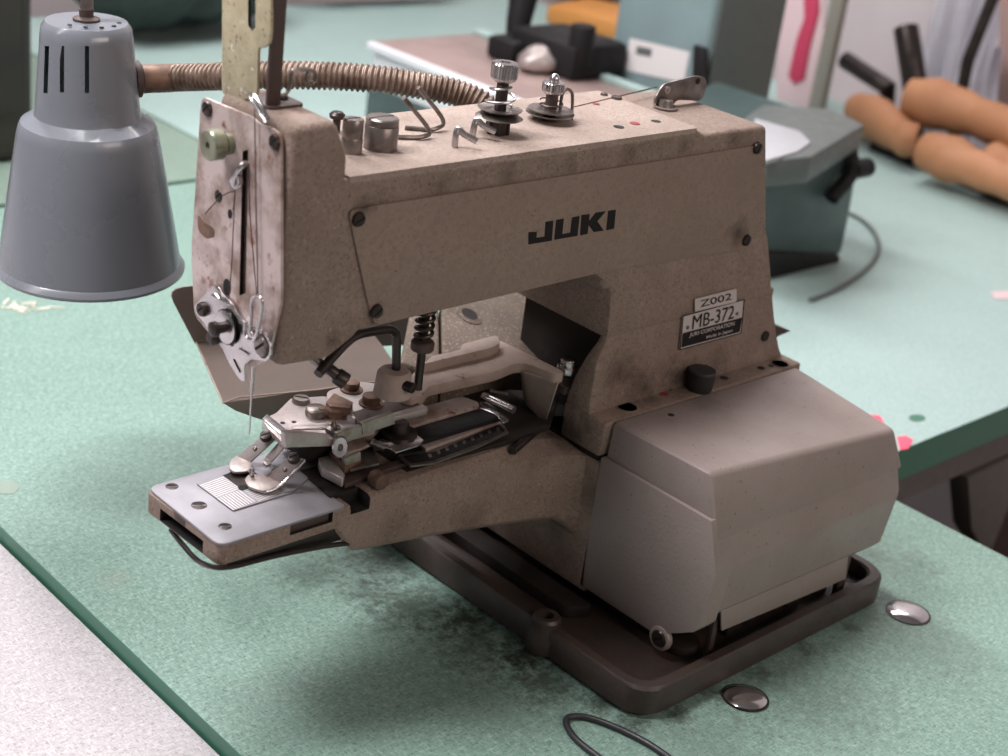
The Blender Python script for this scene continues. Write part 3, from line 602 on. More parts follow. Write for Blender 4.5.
# --- crank rod with collar
ry = 15.4
rod = [at(x,y,'y',yy) for x, y, yy in ((318,374,13.2),(332,358,13.6),(346,343,14.0),(357,335,14.3),(372,331.5,14.9),(388,329.5,15.4),(394,332,15.6),(396.5,340,15.6),(396,378,15.6))]
wire('crank_rod', rod, .27, m_dark, n=14, sm=4)
b = bmesh.new(); c = at(318,375,'y',13.2); c2 = at(345,380,'y',12.6); tube(b, [at(325,366,'y',14.2), at(332,371,'y',13.8), at(345,381,'y',13.4)], .33, 14, 2); cyl(b, at(336,375,'y',13.7), at(346,382,'y',13.3)-at(336,375,'y',13.7), .7, .48, n=16, bev=.08); obj('rod_clamp', b, m_dark, mac)
b = bmesh.new(); tube(b, [at(312,357,'y',14.4), at(322,366,'y',13.9)], .3, 14, 0); obj('rod_stub', b, m_steeld, mac)
# --- mechanism on the bed
ZM = 16.4
def m_(x, y, z=ZM): return at(x, y, 'z', z)
b = bmesh.new(); c = at(393,386,'y',15.6); lathe(b, (c.x,c.y,c.z-.5), (0,0,1), [(.01,0),(1.15,0),(1.1,.5),(1.02,1.35),(.85,1.55),(.3,1.58),(.01,1.58)], 32); boss = obj('rod_socket', b, m_lever, mac)
c3 = at(404,386,'y',14.6); b = bmesh.new(); cyl(b, c3+V((0,.5,0)), (.25,-1,0), 1.1, .32, n=18, bev=.08); obj('socket_screw', b, m_dark, mac)
# spring rod
p0 = at(418,386,'y',15.4); px0 = p0.x; b = bmesh.new(); cyl(b, (px0,15.4,p0.z-.2), (0,0,1), 6.5, .26, n=16); sr = obj('spring_rod', b, m_dark, mac)
pz = at(420,350,'y',15.4).z; b = bmesh.new(); lathe(b, (px0,15.4,pz), (0,0,1), [(.28,0),(.66,0),(.7,.1),(.7,.5),(.6,.6),(.28,.62)], 24); obj('rod_nut', b, m_brown, sr)
b = bmesh.new(); pts = [(px0+math.cos(t*.5)*.5, 15.4+math.sin(t*.5)*.5, pz+.7+t*.5*.075) for t in range(0,64)]; tube(b, pts, .12, 8, 2); obj('coil_spring', b, m_dark, sr)
# cream forked lever
z = 16.6
top = [m_(412,400,z),m_(424,394,z),m_(429,386,z),m_(496,371,z),m_(520,361,z),m_(556,374,z),m_(566,372,z),m_(528,353,z),m_(496,338,z),m_(436,356,z),m_(420,368,z),m_(398,384,z),m_(398,396,z)]
lev = poly_obj('forked_lever', rpoly(top, [.3,.1,.3,.6,.9,.5,.5,.2,.5,.4,.3,.3,.3]), (0,0,-.75), m_lever, mac, .1)
b = bmesh.new(); z2 = z+.62; prism(b, rpoly([m_(423,364,z2),m_(490,348,z2),m_(501,343,z2),m_(497,335,z2),m_(462,344,z2),m_(460,350,z2),m_(432,356,z2)], [.1,.3,.5,.4,.3,.2,.2]), (0,0,-1.2), .08); obj('lever_rib', b, m_lever, lev)
A = m_(522,372,z-.5); B = m_(560,381,z-.5)
b = bmesh.new(); loft(b, [[A, B, B+V((.6,.9,0)), A+V((.6,.9,0))], [at(529,432,'y',A.y+.2), at(543,432,'y',B.y), at(543,432,'y',B.y)+V((.6,.9,0)), at(529,432,'y',A.y+.2)+V((.6,.9,0))]], bev=.12); obj('lever_leg', b, m_lever, lev)
# hex bolt in the opening
c = at(567,372,'y',14.8); b = bmesh.new(); cyl(b, c, (0,0,1), .5, .7, n=24, bev=.05); cyl(b, c+V((0,0,.5)), (0,0,1), .45, .55, n=6, bev=.05); obj('hex_bolt', b, m_steel, mac)
b = bmesh.new(); c = at(566,386,'y',14.8); box(b, c.x-.7, c.x+1.2, c.y-.6, c.y+1.5, c.z-.3, c.z+.3, .1); obj('bolt_bracket', b, m_steeld, mac)
# pins at the end of the slides
wire('silver_pin', [m_(483,396,15.2), m_(514,410,15.2)], .26, m_steel, n=16, sm=0)
wire('silver_pin', [m_(490,391,15.3), m_(508,395,15.3)], .14, m_steeld, n=12, sm=0)
wire('locating_pin', [at(513,451,'y',12.6), at(539,428,'y',14.0)], .27, m_dark, n=16, sm=0)
# slide plates on the bed
def slide(name, pts, z, th, m, bev=.04, r=.1): return poly_obj(name, rpoly([m_(x,y,z) for x, y in pts], r), (0,0,-th), m, mac, bev)
slide('dark_slide', [(300,470),(420,440),(470,388),(560,392),(550,425),(505,441),(395,476),(330,496)], 13.45, .35, m_inner)
slide('feed_slide', [(330,440),(395,414),(455,398),(462,396),(478,402),(479,406),(408,427),(345,455)], 15.0, .2, m_face)
slide('black_slide', [(398,430),(408,426),(494,407),(503,416),(424,440),(402,436)], 14.8, .3, m_black)
slide('stop_tail', [(478,403),(487,402),(505,414),(509,420),(503,422),(495,414),(480,408)], 14.9, .15, m_steel)
slide('feed_strip', [(420,444),(500,416),(504,420),(426,449)], 14.4, .2, m_face)
sp = slide('scale_plate', [(398,455),(424,450),(436,448),(500,420),(509,432),(478,447),(434,463),(410,466)], 14.2, .12, m_steeld, .03)
slp = slide('scale_recess', [(403,456),(424,453),(437,451),(499,424),(505,431),(476,444),(433,460),(412,463)], 14.23, .02, m_black, 0)
b = bmesh.new()
for k in range(9):
    s = k/8; a = V((430,456,0))*(1-s)+V((498,429,0))*s; w = 2.2
    prism(b, [m_(a.x-w,a.y-1.5,14.24), m_(a.x+w*.4,a.y-2.5,14.24), m_(a.x+w,a.y+1,14.24), m_(a.x-w*.2,a.y+2,14.24)], (0,0,.012))
obj('scale_marks', b, m_steeld, sp, smooth=False)
# washer with square plate and stud
slide('square_washer', [(367,443),(380,430),(405,425),(424,440),(419,445),(396,452),(390,448)], 15.0, .12, m_steel)
c = m_(399,434,15.0); b = bmesh.new(); lathe(b, c, (0,0,1), [(.01,0),(1.1,0),(1.1,.15),(.6,.2),(.55,.75),(.45,.85),(.01,.87)], 28); obj('clamp_nut', b, m_dark, mac)
wire('silver_pin', [m_(372,442,15.1), m_(386,448,15.0)], .24, m_steel, n=14, sm=0)
slide('lever_block', [(318,458),(330,455),(345,474),(343,479),(322,468)], 14.3, .55, m_clamp, .06, .15)
slide('rusty_block', [(329,452),(352,444),(362,458),(345,466)], 14.6, .5, m_rust, .06, .1)
slide('side_finger', [(352,446),(372,447),(380,463),(350,470)], 14.3, .15, m_steeld)
slide('bed_rail', [(338,476),(405,458),(408,462),(345,484)], 13.9, .3, m_brown)
# button clamp: rear plate, front plate, side bars
ZC = 15.9
rp = slide('clamp_rear_plate', [(327,391),(357,381),(385,384),(416,400),(430,408),(405,414),(366,424),(344,413),(327,402)], ZC+.25, .45, m_clamp, .08, .3)
fp = slide('clamp_front_plate', [(262,419),(276,413),(291,398),(325,396),(350,404),(372,418),(376,430),(338,440),(300,436),(286,446),(268,428)], ZC-.1, .28, m_clamp, .06, .25)
slide('raised_rib', [(292,425),(328,424),(330,428),(293,429)], ZC-.02, .15, m_clamp, .04, .1)
poly_obj('clamp_bar', [at(x,y,'y',14.2) for x, y in ((285,433),(300,433),(333,437),(337,446),(318,447),(286,448))], (0,.5,0), m_clamp, mac, .06)
poly_obj('clamp_bar', [m_(262,418,ZC),m_(288,440,ZC),m_(293,434,ZC),m_(267,413,ZC)], (0,0,-.75), m_steel, mac, .08)
poly_obj('clamp_bar', [at(x,y,'y',14.3) for x, y in ((362,424),(394,413),(395.5,424),(363,435))], (0,.35,0), m_greenpaint, mac, .05)
poly_obj('clamp_bar', [at(x,y,'y',14.2) for x, y in ((337,434),(362,426),(362,437),(338,446))], (0,.35,0), m_greenpaint, mac, .05)
poly_obj('clamp_tab', [at(x,y,'y',13.6) for x, y in ((344,459),(361,452),(361,461),(346,466))], (0,.3,0), m_greenpaint, mac, .05)
for x, y, r, h, m, z in ((351.5,387,.5,.45,m_rust,ZC+.25),(371,401,.55,.5,m_rust,ZC+.25)):
    p = m_(x,y+3,z); b = bmesh.new(); lathe(b, p, (0,0,1), [(.01,0),(r+.2,0),(r+.2,.1),(.01,.1)], 24); cyl(b, p+V((0,0,.1)), (0,0,1), h, r, n=6 if x < 360 else 20, bev=.05); obj('clamp_bolt', b, m, mac)
screw(fp, m_(301,402,ZC-.1), (0,0,1), .55, .3, m_steeld)
p = m_(316,415,ZC-.1); b = bmesh.new(); lathe(b, p, (0,0,1), [(.01,0),(.62,0),(.66,.1),(.66,.42),(.55,.5),(.01,.55)], 24); o = obj('pivot_screw', b, m_steeld, mac)
p = m_(334,416,ZC-.1); b = bmesh.new(); lathe(b, p, (0,0,1), [(.01,0),(.55,0),(.6,.5),(.5,.65),(.01,.7)], 9); tube(b, [p+V((-.9,.3,.3)), p+V((.9,-.2,.3))], .3, 10, 0); obj('wing_screw', b, m_rust, mac)
p = m_(333,432,ZC-.1); b = bmesh.new(); lathe(b, p, (0,0,1), [(.01,0),(.45,0),(.45,.3),(.2,.4),(.01,.9)], 18); obj('pivot_screw', b, m_steeld, mac)
slide('clamp_block', [(326,402),(334,393),(353,402),(350,408),(330,406)], ZC+.7, .6, m_rust, .05, .05)
slide('clamp_strap', [(353,412),(395,398),(420,404),(372,418),(358,424)], ZC+.3, .3, m_brown, .05, .1)
for x, y in ((282.5,423),(294,422)): 
    b = bmesh.new(); cyl(b, m_(x,y,ZC-.1), (0,0,1), .02, .15, n=14); obj('small_hole', b, m_hole, fp)
b = bmesh.new(); c = at(340,447,'y',13.8); lathe(b, c, (-.5,-1,.2), [(.16,-.1),(.40,-.12),(.46,0),(.40,.14),(.16,.12)], 22, True)
for v in b.verts: v.co.z = c.z+(v.co.z-c.z)*1.5
obj('wire_eyelet', b, m_steel, mac)
# jaws
def jaw(arm, foot, zt, zb, name='button_jaw'):
    b = bmesh.new(); (a, c, d, e) = arm     # a,c top edge ; d,e bottom edge
    A, B_, Dd, E_ = m_(*a, zt), m_(*c, zt), m_(*d, zb), m_(*e, zb); th = V((0,0,-.14))
    prism(b, [A, B_, Dd, E_], th, .03)
    prism(b, rpoly([m_(x,y,zb) for x, y in foot], .35), th*1.2, .04)
    return obj(name, b, m_clamp, mac)
j1 = jaw(((263,435),(276,438),(250,462),(237,456)), [(240,453),(251,459),(252,466),(249,471),(235,472),(229,468),(230,460)], 15.3, 13.75)
j2 = jaw(((291,456),(306,459),(281,483),(266,476)), [(244,479),(250,473),(268,476),(284,482),(276,489),(262,491),(248,486)], 15.3, 13.75)
wire('jaw_edge', [m_(246,482,13.6), m_(262,491,13.65), m_(276,488,13.75), m_(292,474,14.4), m_(305,460,15.3)], .09, m_steel, j2, n=8)
j3 = jaw(((279,441),(286,445),(272,461),(265,457)), [(265,457),(272,461),(268,466),(262,462)], 15.2, 14.1)
screw(j1, m_(266,437,15.35), (-.5,-.3,1), .36, .25, m_dark); screw(j2, m_(294,459,15.35), (-.5,-.3,1), .36, .25, m_dark)
screw(j1, m_(255,449,14.75), (-.5,-.3,1), .14, .08, m_steeld); screw(j2, m_(285,470,14.75), (-.5,-.3,1), .14, .08, m_steeld)
b = bmesh.new(); tube(b, [m_(250,471,13.7), m_(252,474,13.9), m_(252,468,14.3)], .12, 8); obj('button_pin', b, m_steel, mac)
b = bmesh.new(); p = m_(300,430,ZC-.5); box(b, p.x-.2, p.x+6.0, p.y-1.2, p.y+1.6, 13.8, ZC-.45, .1); obj('clamp_carrier', b, m_inner, mac)
# --- button tray behind the arm
def tr(x, y, yy): return at(x, y, 'y', yy)
TB, TN = 34, 25
b = bmesh.new()
prism(b, rpoly([tr(167,289,TB), tr(415,262,TB), tr(415,345,TB), tr(214,352,TB), tr(196,345,TB)], [1.2,.1,.1,.3,.3]), (0,.14,0), .03)
LL = [tr(196,342,TB-.1), tr(201,353,32.3), tr(210,374,28.6), tr(223,403,TN)]
dx = (tr(330,388,TN-.8)-LL[3])*1.75
t = bmesh.new(); P = smoothpath(LL, 6); rows = [[t.verts.new(q_), t.verts.new(q_+dx)] for q_ in P]
for r, s in zip(rows, rows[1:]): t.faces.new((r[0], r[1], s[1], s[0]))
bmesh.ops.solidify(t, geom=t.faces[:], thickness=.12); add(b, t)
zr = [tr(223,403,TN), tr(236,411,TN+.4), tr(262,420,TN+.6), tr(300,424,TN+.8)]
prism(b, [zr[0], zr[1], zr[2], zr[3], zr[3]+dx*.7, zr[0]+dx], (0,.12,0))
tray = obj('button_tray', b, m_tray, mac)
b = bmesh.new(); tube(b, [P[0]]+P[4:]+[zr[0]+(dx*.08)+V((0,0,.25)), zr[0]+dx*.5, zr[0]+dx], .07, 6, 0); obj('rolled_edge', b, m_lever, tray)
# ================================================================== DESK LAMP
B0 = CAM + ray(90.5, 266)*105; T0 = at(86.5, 20, 'y', B0.y); ax = (T0-B0); H = ax.length; ax = ax.normalized()
R0 = 89.5/F*(M @ (B0-CAM)).z
lamp = thing('gooseneck_lamp', 'blue grey enamel work lamp on a rusty flexible neck, left of the front sewing machine', 'lamp', B0)
b = bmesh.new()
P_ = [(1.0,.0),(1.03,.0),(1.035,.012),(1.0,.03),(.985,.035),(.865,.30),(.745,.555),(.725,.585),(.70,.603),(.56,.632),(.552,.64),(.535,.70),(.475,.94),(.462,.975),(.42,.995),(.01,1.0)]
o_ = [(r*R0, h*H) for r, h in P_]; i_ = [(max(r*R0-.12,.005), h*H-(.12 if h > .6 else 0)) for r, h in P_[::-1]]
lathe(b, B0, ax, o_+i_[:-4]+[(R0*.96,.01)], 64, closed=True)
shade = obj('lamp_shade', b, m_lamp, lamp, ang=30)
for x in (47, 62, 87): # cooling slots
    yy = B0.y-(R0*.45 if x > 50 else .1); a1 = at(x, 46, 'y', yy); a2 = at(x-(1.5 if x < 50 else 0), 93, 'y', yy)
    n = (CAM-a1).normalized(); c = bmesh.new(); w = (a2-a1).cross(n).normalized()*.13
    prism(c, [a1-w-n*1.5, a1+w-n*1.5, a2+w-n*1.5, a2-w-n*1.5], n*8); cut(shade, c)
for k in range(5):
    a = -2.6+k*.5; p = B0+ax*(H*1.0)+V((math.cos(a),math.sin(a),0))*R0*.33; b = bmesh.new(); cyl(b, p-ax*.02, ax, .06, .14, n=10); obj('vent_hole', b, m_hole, shade)
b = bmesh.new(); T1 = B0+ax*H; lathe(b, T1, ax, [(.01,0),(.85,0),(.85,.12),(.7,.2),(.45,.25),(.45,.7),(.01,.7)], 24); obj('cord_grip', b, m_brown, lamp)
b = bmesh.new(); tube(b, [T1+ax*.6, T1+ax*3+V((.2,0,0)), T1+ax*8+V((.6,.4,0)), T1+ax*14+V((2,2,0))], .4, 12); obj('lamp_cord', b, m_steeld, lamp)
dl = (M @ (B0-CAM)).z
n0 = at(142,79,'y',B0.y-1.0); n1 = at(172,78,'y',B0.y-1.6)
sd = (n1-n0).normalized()
b = bmesh.new(); lathe(b, n0-sd*.5, sd, [(.01,0),(1.2,0),(1.2,.35),(.95,.5),(.01,.5)], 28); obj('neck_flange', b, m_brown, lamp)
b = bmesh.new(); cyl(b, n0-sd*.2, sd, (n1-n0).length+.2, .93, n=28, bev=.06); obj('neck_sleeve', b, m_rust, lamp)
path = [n1, at(200,77,'y',38.5), at(235,76,'y',36), at(280,75,'y',33.5), at(330,76,'y',31), at(380,79.5,'y',28.7), at(430,87,'y',26.8), at(462,95,'y',25.5), at(484,106,'y',24.4), at(500,122,'y',23.6), at(510,150,'y',23.0)]
SP = smoothpath(path, 60); Ln = sum((SP[i+1]-SP[i]).length for i in range(len(SP)-1))
b = bmesh.new(); ls = []; s = 0; t0 = (SP[1]-SP[0]).normalized(); d_, a_, b_ = _frame(t0)
for i, p in enumerate(SP):
    if i: s += (p-SP[i-1]).length
    t = (SP[min(i+1,len(SP)-1)]-SP[max(i-1,0)]).normalized(); a_ = (a_-t*a_.dot(t)).normalized(); bb = t.cross(a_)
    ls.append([p+(a_*math.cos(2*math.pi*k/20)+bb*math.sin(2*math.pi*k/20))*(.84+.085*math.sin(2*math.pi*(s/.36+k/20))) for k in range(20)])
loft(b, ls); obj('flexible_neck', b, m_goose, lamp, ang=80)

# ================================================================== TABLES
def table(name, label, x0, x1, y0, y1, zt, m, thick=3.4, leg=True, grp=None, apron=True):
    t = thing(name, label, 'table', ((x0+x1)/2, (y0+y1)/2, -80))
    b = bmesh.new(); box(b, x0, x1, y0, y1, zt-thick, zt, .12)
    o = obj('tabletop', b, [m, m_edge], t, ang=20)
    for p in o.data.polygons:
        if p.normal.z < .9: p.material_index = 1
    if apron:
        b = bmesh.new(); i = 1.2
        for a in ((x0+i,x1-i,y0+i,y0+i+2),(x0+i,x1-i,y1-i-2,y1-i),(x0+i,x0+i+2,y0+i+2,y1-i-2),(x1-i-2,x1-i,y0+i+2,y1-i-2)): box(b, a[0], a[1], a[2], a[3], zt-thick-3.6, zt-thick)
        obj('apron', b, m_apron, t)
    if leg:
        for x in (x0+4, x1-10):
            for y in (y0+4, y1-10):
                b = bmesh.new(); box(b, x, x+4.5, y, y+4.5, -80, zt-thick, .3); obj('leg', b, m_apron, t)
    return t
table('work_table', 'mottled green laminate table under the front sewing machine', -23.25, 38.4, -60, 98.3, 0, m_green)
table('work_table', 'grey green table top behind the lamp, beyond the front table', -23.25, 38.4, 99.2, 172, 0, m_green2)
table('work_table', 'pale mint green table behind the front machine, with its dark green edge at right', 38.7, 152, 13.4, 176, -.02, m_mint)
table('work_table', 'pale pinkish grey table along the front edge of the green table', -110, -23.4, -60, 170, -1.1, m_pinkt)
b = bmesh.new(); prism(b, [at(x,y,'y',20) for x, y in ((968,478),(1012,456),(1012,500),(988,560),(972,530))], (0,2.5,0), .1); tag(obj('table_brace', b, m_apron), 'grey brown brace under the mint table edge at right', 'brace')

# ================================================================== SMALL THINGS ON THE FRONT TABLE
def chromecap(x, y, r, tilt, label):
    p = at(x, y, 'z', 0); b = bmesh.new(); lathe(b, (p.x,p.y,0.005), tilt, [(.01,0),(r,0),(r*1.03,.08),(r*.9,.2),(r*.6,.3),(r*.3,.34),(.01,.35)], 36)
    t = thing('chrome_cap', label, 'cap', (p.x,p.y,0), 'chrome caps on the table beside the machine base')
    obj('dome', b, m_chrome, t, ang=60)
    b = bmesh.new(); lathe(b, (p.x,p.y,0.005), tilt, [(r,0),(r*1.12,0),(r*1.12,.07),(r,.09)], 36, True); obj('dark_rim', b, m_dark, t)
chromecap(908, 613, 1.42, (.0,0,1), 'shiny chrome cap right of the machine base corner, fully bright')
chromecap(745, 698, 1.36, (.03,.04,1), 'chrome cap below the machine base front, half dark half bright')
cb = bmesh.new(); tube(cb, [at(x,y,'z',.22) for x, y in ((690,775),(664,754),(640,739),(610,725),(585,717),(570,717),(566,723),(575,738),(600,758),(640,785))], .2, 12)
tag(obj('power_cable', cb, m_cable), 'thin black cable looping on the table below the machine base', 'cable')
def flat(name, pts, m, label, cat, th=.05, ax='z', v=.01, grp=None):
    b = bmesh.new(); prism(b, [at(x,y,ax,v) for x, y in pts], (0,0,th)); return tag(obj(name, b, m), label, cat, grp)
flat('paper_scrap', ((897,437),(906,436),(913,440),(908,449),(900,450)), m_scrap, 'bright pink paper scrap on the mint table, beside its front edge', 'scrap')
flat('paper_scrap', ((868,415),(880,416),(884,423),(876,424)), m_scrap, 'small pink paper scrap half hidden behind the motor cover', 'scrap')
flat('green_dot_sticker', [(917+8.5*math.cos(k*.45), 418+3.5*math.sin(k*.45)) for k in range(14)], m_edge, 'small round green sticker on the mint table', 'sticker', .02)
flat('tape_patch', ((0,481),(14,481),(20,487),(14,494),(0,494)), m_sticker, 'faded grey tape patch at the left of the green table', 'tape', .02)
flat('paper_scrap', ((990,292),(1012,291),(1012,299),(996,299)), m_pinkl, 'pale pink scrap at the far right of the mint table', 'scrap')
random.seed(4)
SH = ['pale wood shaving left of the lamp rim', 'pale curled shaving under the lamp rim']
b = bmesh.new()
for k in range(16):
    x = random.uniform(0, 62); y = 306+random.uniform(-5, 7)*(1-x/90); p = at(x, y, 'z', .02); a = random.uniform(0, 3.1); l = random.uniform(.3,.9); w = random.uniform(.08,.2)
    e = V((math.cos(a),math.sin(a),0)); f = V((-e.y,e.x,0)); prism(b, [p-e*l-f*w, p+e*l-f*w*.4, p+e*l*.8+f*w, p-e*l*.7+f*w*.8], (0,0,.08))
tag(obj('wood_shavings', b, m_scrapl), 'scatter of pale shavings on the green table below the lamp shade', 'shavings', None, 'stuff')

# ================================================================== BACKGROUND MACHINE (teal)
bg = thing('sewing_machine', 'blurred teal sewing machine with tall column and white sticker, behind the front machine', 'sewing machine', (85, 60, 0))
YB = 47
b = bmesh.new(); prism(b, [at(x,y,'y',YB) for x, y in ((735,268),(843,258),(852,215),(859,174),(865,128),(812,158),(768,168),(735,172))], (0,22,0), 1.0, 3)
for v_ in b.verts: v_.co.z = max(v_.co.z, .05)
b = b; obj('motor_cover', b, m_teald, bg)
zt = at(865,124,'y',YB).z
b = bmesh.new(); A = [at(x,y,'z',zt) for x, y in ((768,160),(812,156),(865,124),(830,108),(762,104),(740,120))]; prism(b, A, (0,0,-3.0), .4); obj('top_casting', b, m_tealg, bg)
b = bmesh.new(); prism(b, [at(x,y,'z',zt+.25) for x, y in ((755,118),(800,131),(811,142),(798,151),(766,160),(750,150))], (0,0,-.5), .1); obj('white_lid', b, mat('grey_white_lid', (.36,.37,.39), .5), bg)
b = bmesh.new(); prism(b, [at(x,y,'y',YB-.6) for x, y in ((735,258),(775,252),(843,256),(838,266),(775,280),(735,288))], (0,20,0), .5)
for v_ in b.verts: v_.co.z = max(v_.co.z, .03)
b_ = b; b = b_; obj('base', b, m_black, bg)
b = bmesh.new(); c = at(852,170,'y',YB-1); tube(b, [c+V((0,2,3)), c, c+V((-3,0,-3))], .9, 10); cyl(b, c, (1,0,0), 3, 1.1, n=16); obj('side_catch', b, m_black, bg)
cx0 = 85; k0 = at(706,60,'x',cx0); yc = k0.y; k1 = at(776,60,'y',yc); k2 = at(608,60,'x',cx0)
b = bmesh.new(); prism(b, [(cx0,yc,3),(k1.x,yc,3),(k1.x,k2.y,3),(cx0,k2.y,3)], (0,0,42), .9, 3); cm = obj('column', b, m_teal, bg)
b = bmesh.new(); prism(b, [(cx0+.8,yc-.35,3),(k1.x-.5,yc-.35,3),(k1.x-.5,yc+.2,3),(cx0+.8,yc+.2,3)], (0,0,42), .2); obj('column_side_plate', b, m_tealg, bg)
poly_obj('sticker', [at(x,y,'x',cx0-.05) for x, y in ((630,38),(690,52),(684,83),(625,70))], (-.05,0,0), m_white, cm)
poly_obj('sticker_mark', [at(x,y,'x',cx0-.12) for x, y in ((637,46),(652,49),(651,57),(636,54))], (-.02,0,0), m_tealg, cm)
poly_obj('black_inlet', [at(x,y,'x',cx0-.3) for x, y in ((697,44),(709,48),(709,98),(695,92))], (-.8,0,0), m_black, bg, .2)
tag(obj('thin_cord', (lambda q: (tube(q, [at(x,y,'z',.25) for x, y in ((846,212),(862,220),(874,232),(879,248),(873,262),(858,276),(835,290),(810,300))], .25, 10), q)[1])(bmesh.new()), m_tealg), 'thin grey cord curling on the mint table beside the teal machine', 'cord')
# flat worktop box of a second background machine
wx = 62; a0 = at(366,128,'x',wx); a1 = at(371,42,'x',wx); a2 = at(640,150,'x',wx)
bt = thing('machine_bed', 'pinkish metal machine bed with bright edge and dark side, behind the flexible neck', 'machine bed', (wx+15, 95, 0))
zb = a1.z; y1 = a1.y; y0 = 73.0
b = bmesh.new(); box(b, wx, wx+21, y0, y1, .5, zb*.52, .3); obj('lower_box', b, m_teald, bt)
b = bmesh.new(); box(b, wx+.3, wx+20.8, y0+.3, y1-.3, zb*.52, zb-.6, .3); obj('upper_band', b, m_silver, bt)
b = bmesh.new(); box(b, wx-.4, wx+.8, y0-.4, y1+.4, zb-1.0, zb, .15); obj('bright_edge', b, m_silver, bt)
b = bmesh.new(); box(b, wx+.8, wx+21, y0, y1+.4, zb-.6, zb+.05, .1); obj('metal_top', b, m_pinkmetal, bt)
b = bmesh.new(); box(b, wx+18, wx+19.4, y0, y1+.2, zb, zb+.8, .2); obj('mint_rail', b, m_mint, bt)
def on(x, y, z): return at(x, y, 'z', z)
def lumps(name, px, z, r, m, label, cat, sc=(1,1,1)):
    b = bmesh.new()
    for i, (x, y) in enumerate(px):
        p = on(x, y, z+r*sc[2]*.8); t = bmesh.new(); bmesh.ops.create_icosphere(t, subdivisions=3, radius=r)
        for v in t.verts:
            n = noise.noise(v.co*.6+V((i*7.1, z, x))); v.co = V((v.co.x*sc[0], v.co.y*sc[1], v.co.z*sc[2]))*(1+.25*n)+p
        add(b, t)
    return tag(obj(name, b, m, None, ang=80), label, cat)
b = bmesh.new()
p = on(560, 66, zb+.1); box(b, p.x-5, p.x+5, p.y-7, p.y+5, zb+.06, zb+4.5, .8); box(b, p.x-7, p.x-2, p.y+2, p.y+7, zb+.06, zb+3.0, .6); cyl(b, (p.x-3, p.y-6, zb+2), (0,0,1), 5, 1.6, n=20, bev=.2)
t = tag(obj('looper_block', b, m_black), 'black blurred mechanism block lying on the pinkish machine bed', 'machine part')
lumps('metal_bobbin_case', [(543,60)], zb+.06, 2.6, m_clamp, 'pale grey rounded part beside the black mechanism block', 'machine part', (1.4,1,.7))
for x, y, r in ((529,82,1.0),(537,76,.8),(590,90,1.1)):
    pass
b = bmesh.new(); p = on(515, 52, zb); tube(b, [(p.x,p.y,zb+.3),(p.x+1,p.y+1,zb+4),(p.x+3,p.y+2,zb+12),(p.x+4,p.y+2,zb+22)], 1.1, 12, rf=lambda t: 1.2+1.6*t); cyl(b, (p.x,p.y,zb+.02), (0,0,1), 1.2, 2.2, n=20, bev=.2)
tag(obj('black_stand', b, m_black), 'tall black stand rising from the pinkish machine bed', 'stand')
# things further along the mint table
def farbox(name, px0, px1, z0, h, dy, m, label, cat, tdepth=10, bev=.5):
    p, q_ = on(*px0, z0), on(*px1, z0); b = bmesh.new()
    e = (q_-p); n = V((-e.y, e.x, 0)).normalized(); 
    if n.dot(CAM-p) > 0: n = -n
    prism(b, [p, q_, q_+n*tdepth, p+n*tdepth], (0,0,h), bev); return tag(obj(name, b, m), label, cat)
farbox('orange_tray', (545,22), (618,40), 0.0, 3.2, 0, m_orange, 'orange plastic tray on the far table, left of the teal column', 'tray', 16)
farbox('black_case', (520,-8), (612,6), 0.0, 14, 0, m_black, 'large black case at the top edge, behind the orange tray', 'case', 16)
# tan rolls along the far edge
def roll(name, px, z, r, label, m=m_tan):
    pts = [on(x, y, z) for x, y in px]; b = bmesh.new(); tube(b, pts, r, 18, 6, rf=lambda t: r*(.72+.28*math.sin(math.pi*min(max(t*1.1+.1,0),1)))+.35*math.sin(t*9)+.14*math.sin(t*23+px[0][0])); return tag(obj(name, b, m, None, ang=70), label, 'roll', 'tan rolls at the back of the mint table')
roll('tan_roll', [(858,108),(885,125),(905,138),(916,141)], 4.2, 3.0, 'short tan roll, nearest the background machine cover')
roll('tan_roll', [(908,97),(950,108),(985,120),(1030,138)], 8.8, 3.4, 'long tan roll lying highest, running off the right edge')
roll('tan_roll', [(925,150),(958,162),(1000,178),(1050,196)], 4.4, 3.0, 'tan roll lowest at the right edge of the photo')
roll('tan_roll', [(985,158),(1010,166),(1040,177)], 5.0, 2.4, 'tan roll lying between the highest and the lowest roll at right')
farbox('dark_runner', (868,150), (1060,226), 0.0, 1.2, 0, m_black, 'black flat runner under the tan rolls', 'runner', 12, .2)
# post, ribbon, cloths, tools by the wall
def upright(name, x, y, z0, h, rx_, m, label, cat, x_at=136):
    p = at(x, y, 'x', x_at); b = bmesh.new(); box(b, x_at, x_at+rx_*1.2, p.y-rx_, p.y+rx_, z0, h, .4); return tag(obj(name, b, m), label, cat)
upright('olive_post', 826, 50, 0, 70, 1.3, m_post, 'olive beige upright post beside the pink ribbon', 'post', 136)
b = bmesh.new(); t = bmesh.new()
def sheet(bm, px, x_at, th=.35, wav=1.0):
    prism(bm, [at(x,y,'x',x_at+ wav*math.sin(i*1.7)) for i, (x, y) in enumerate(px)], (th,0,0), .08)
b = bmesh.new(); sheet(b, [(803,-20),(817,-20),(818,12),(809,45),(803,80),(793,84),(788,76),(796,40),(804,18)], 140.5, .6, .05)
tag(obj('pink_ribbon', b, m_pinkc), 'bright pink ribbon hanging behind the background machine', 'ribbon')
b = bmesh.new(); sheet(b, [(779,-20),(822,-20),(824,60),(822,110),(776,110),(778,40)], 141, .6, .05)
tag(obj('pale_pink_cloth', b, m_pinkl), 'pale pink cloth hanging behind the pink ribbon', 'cloth')
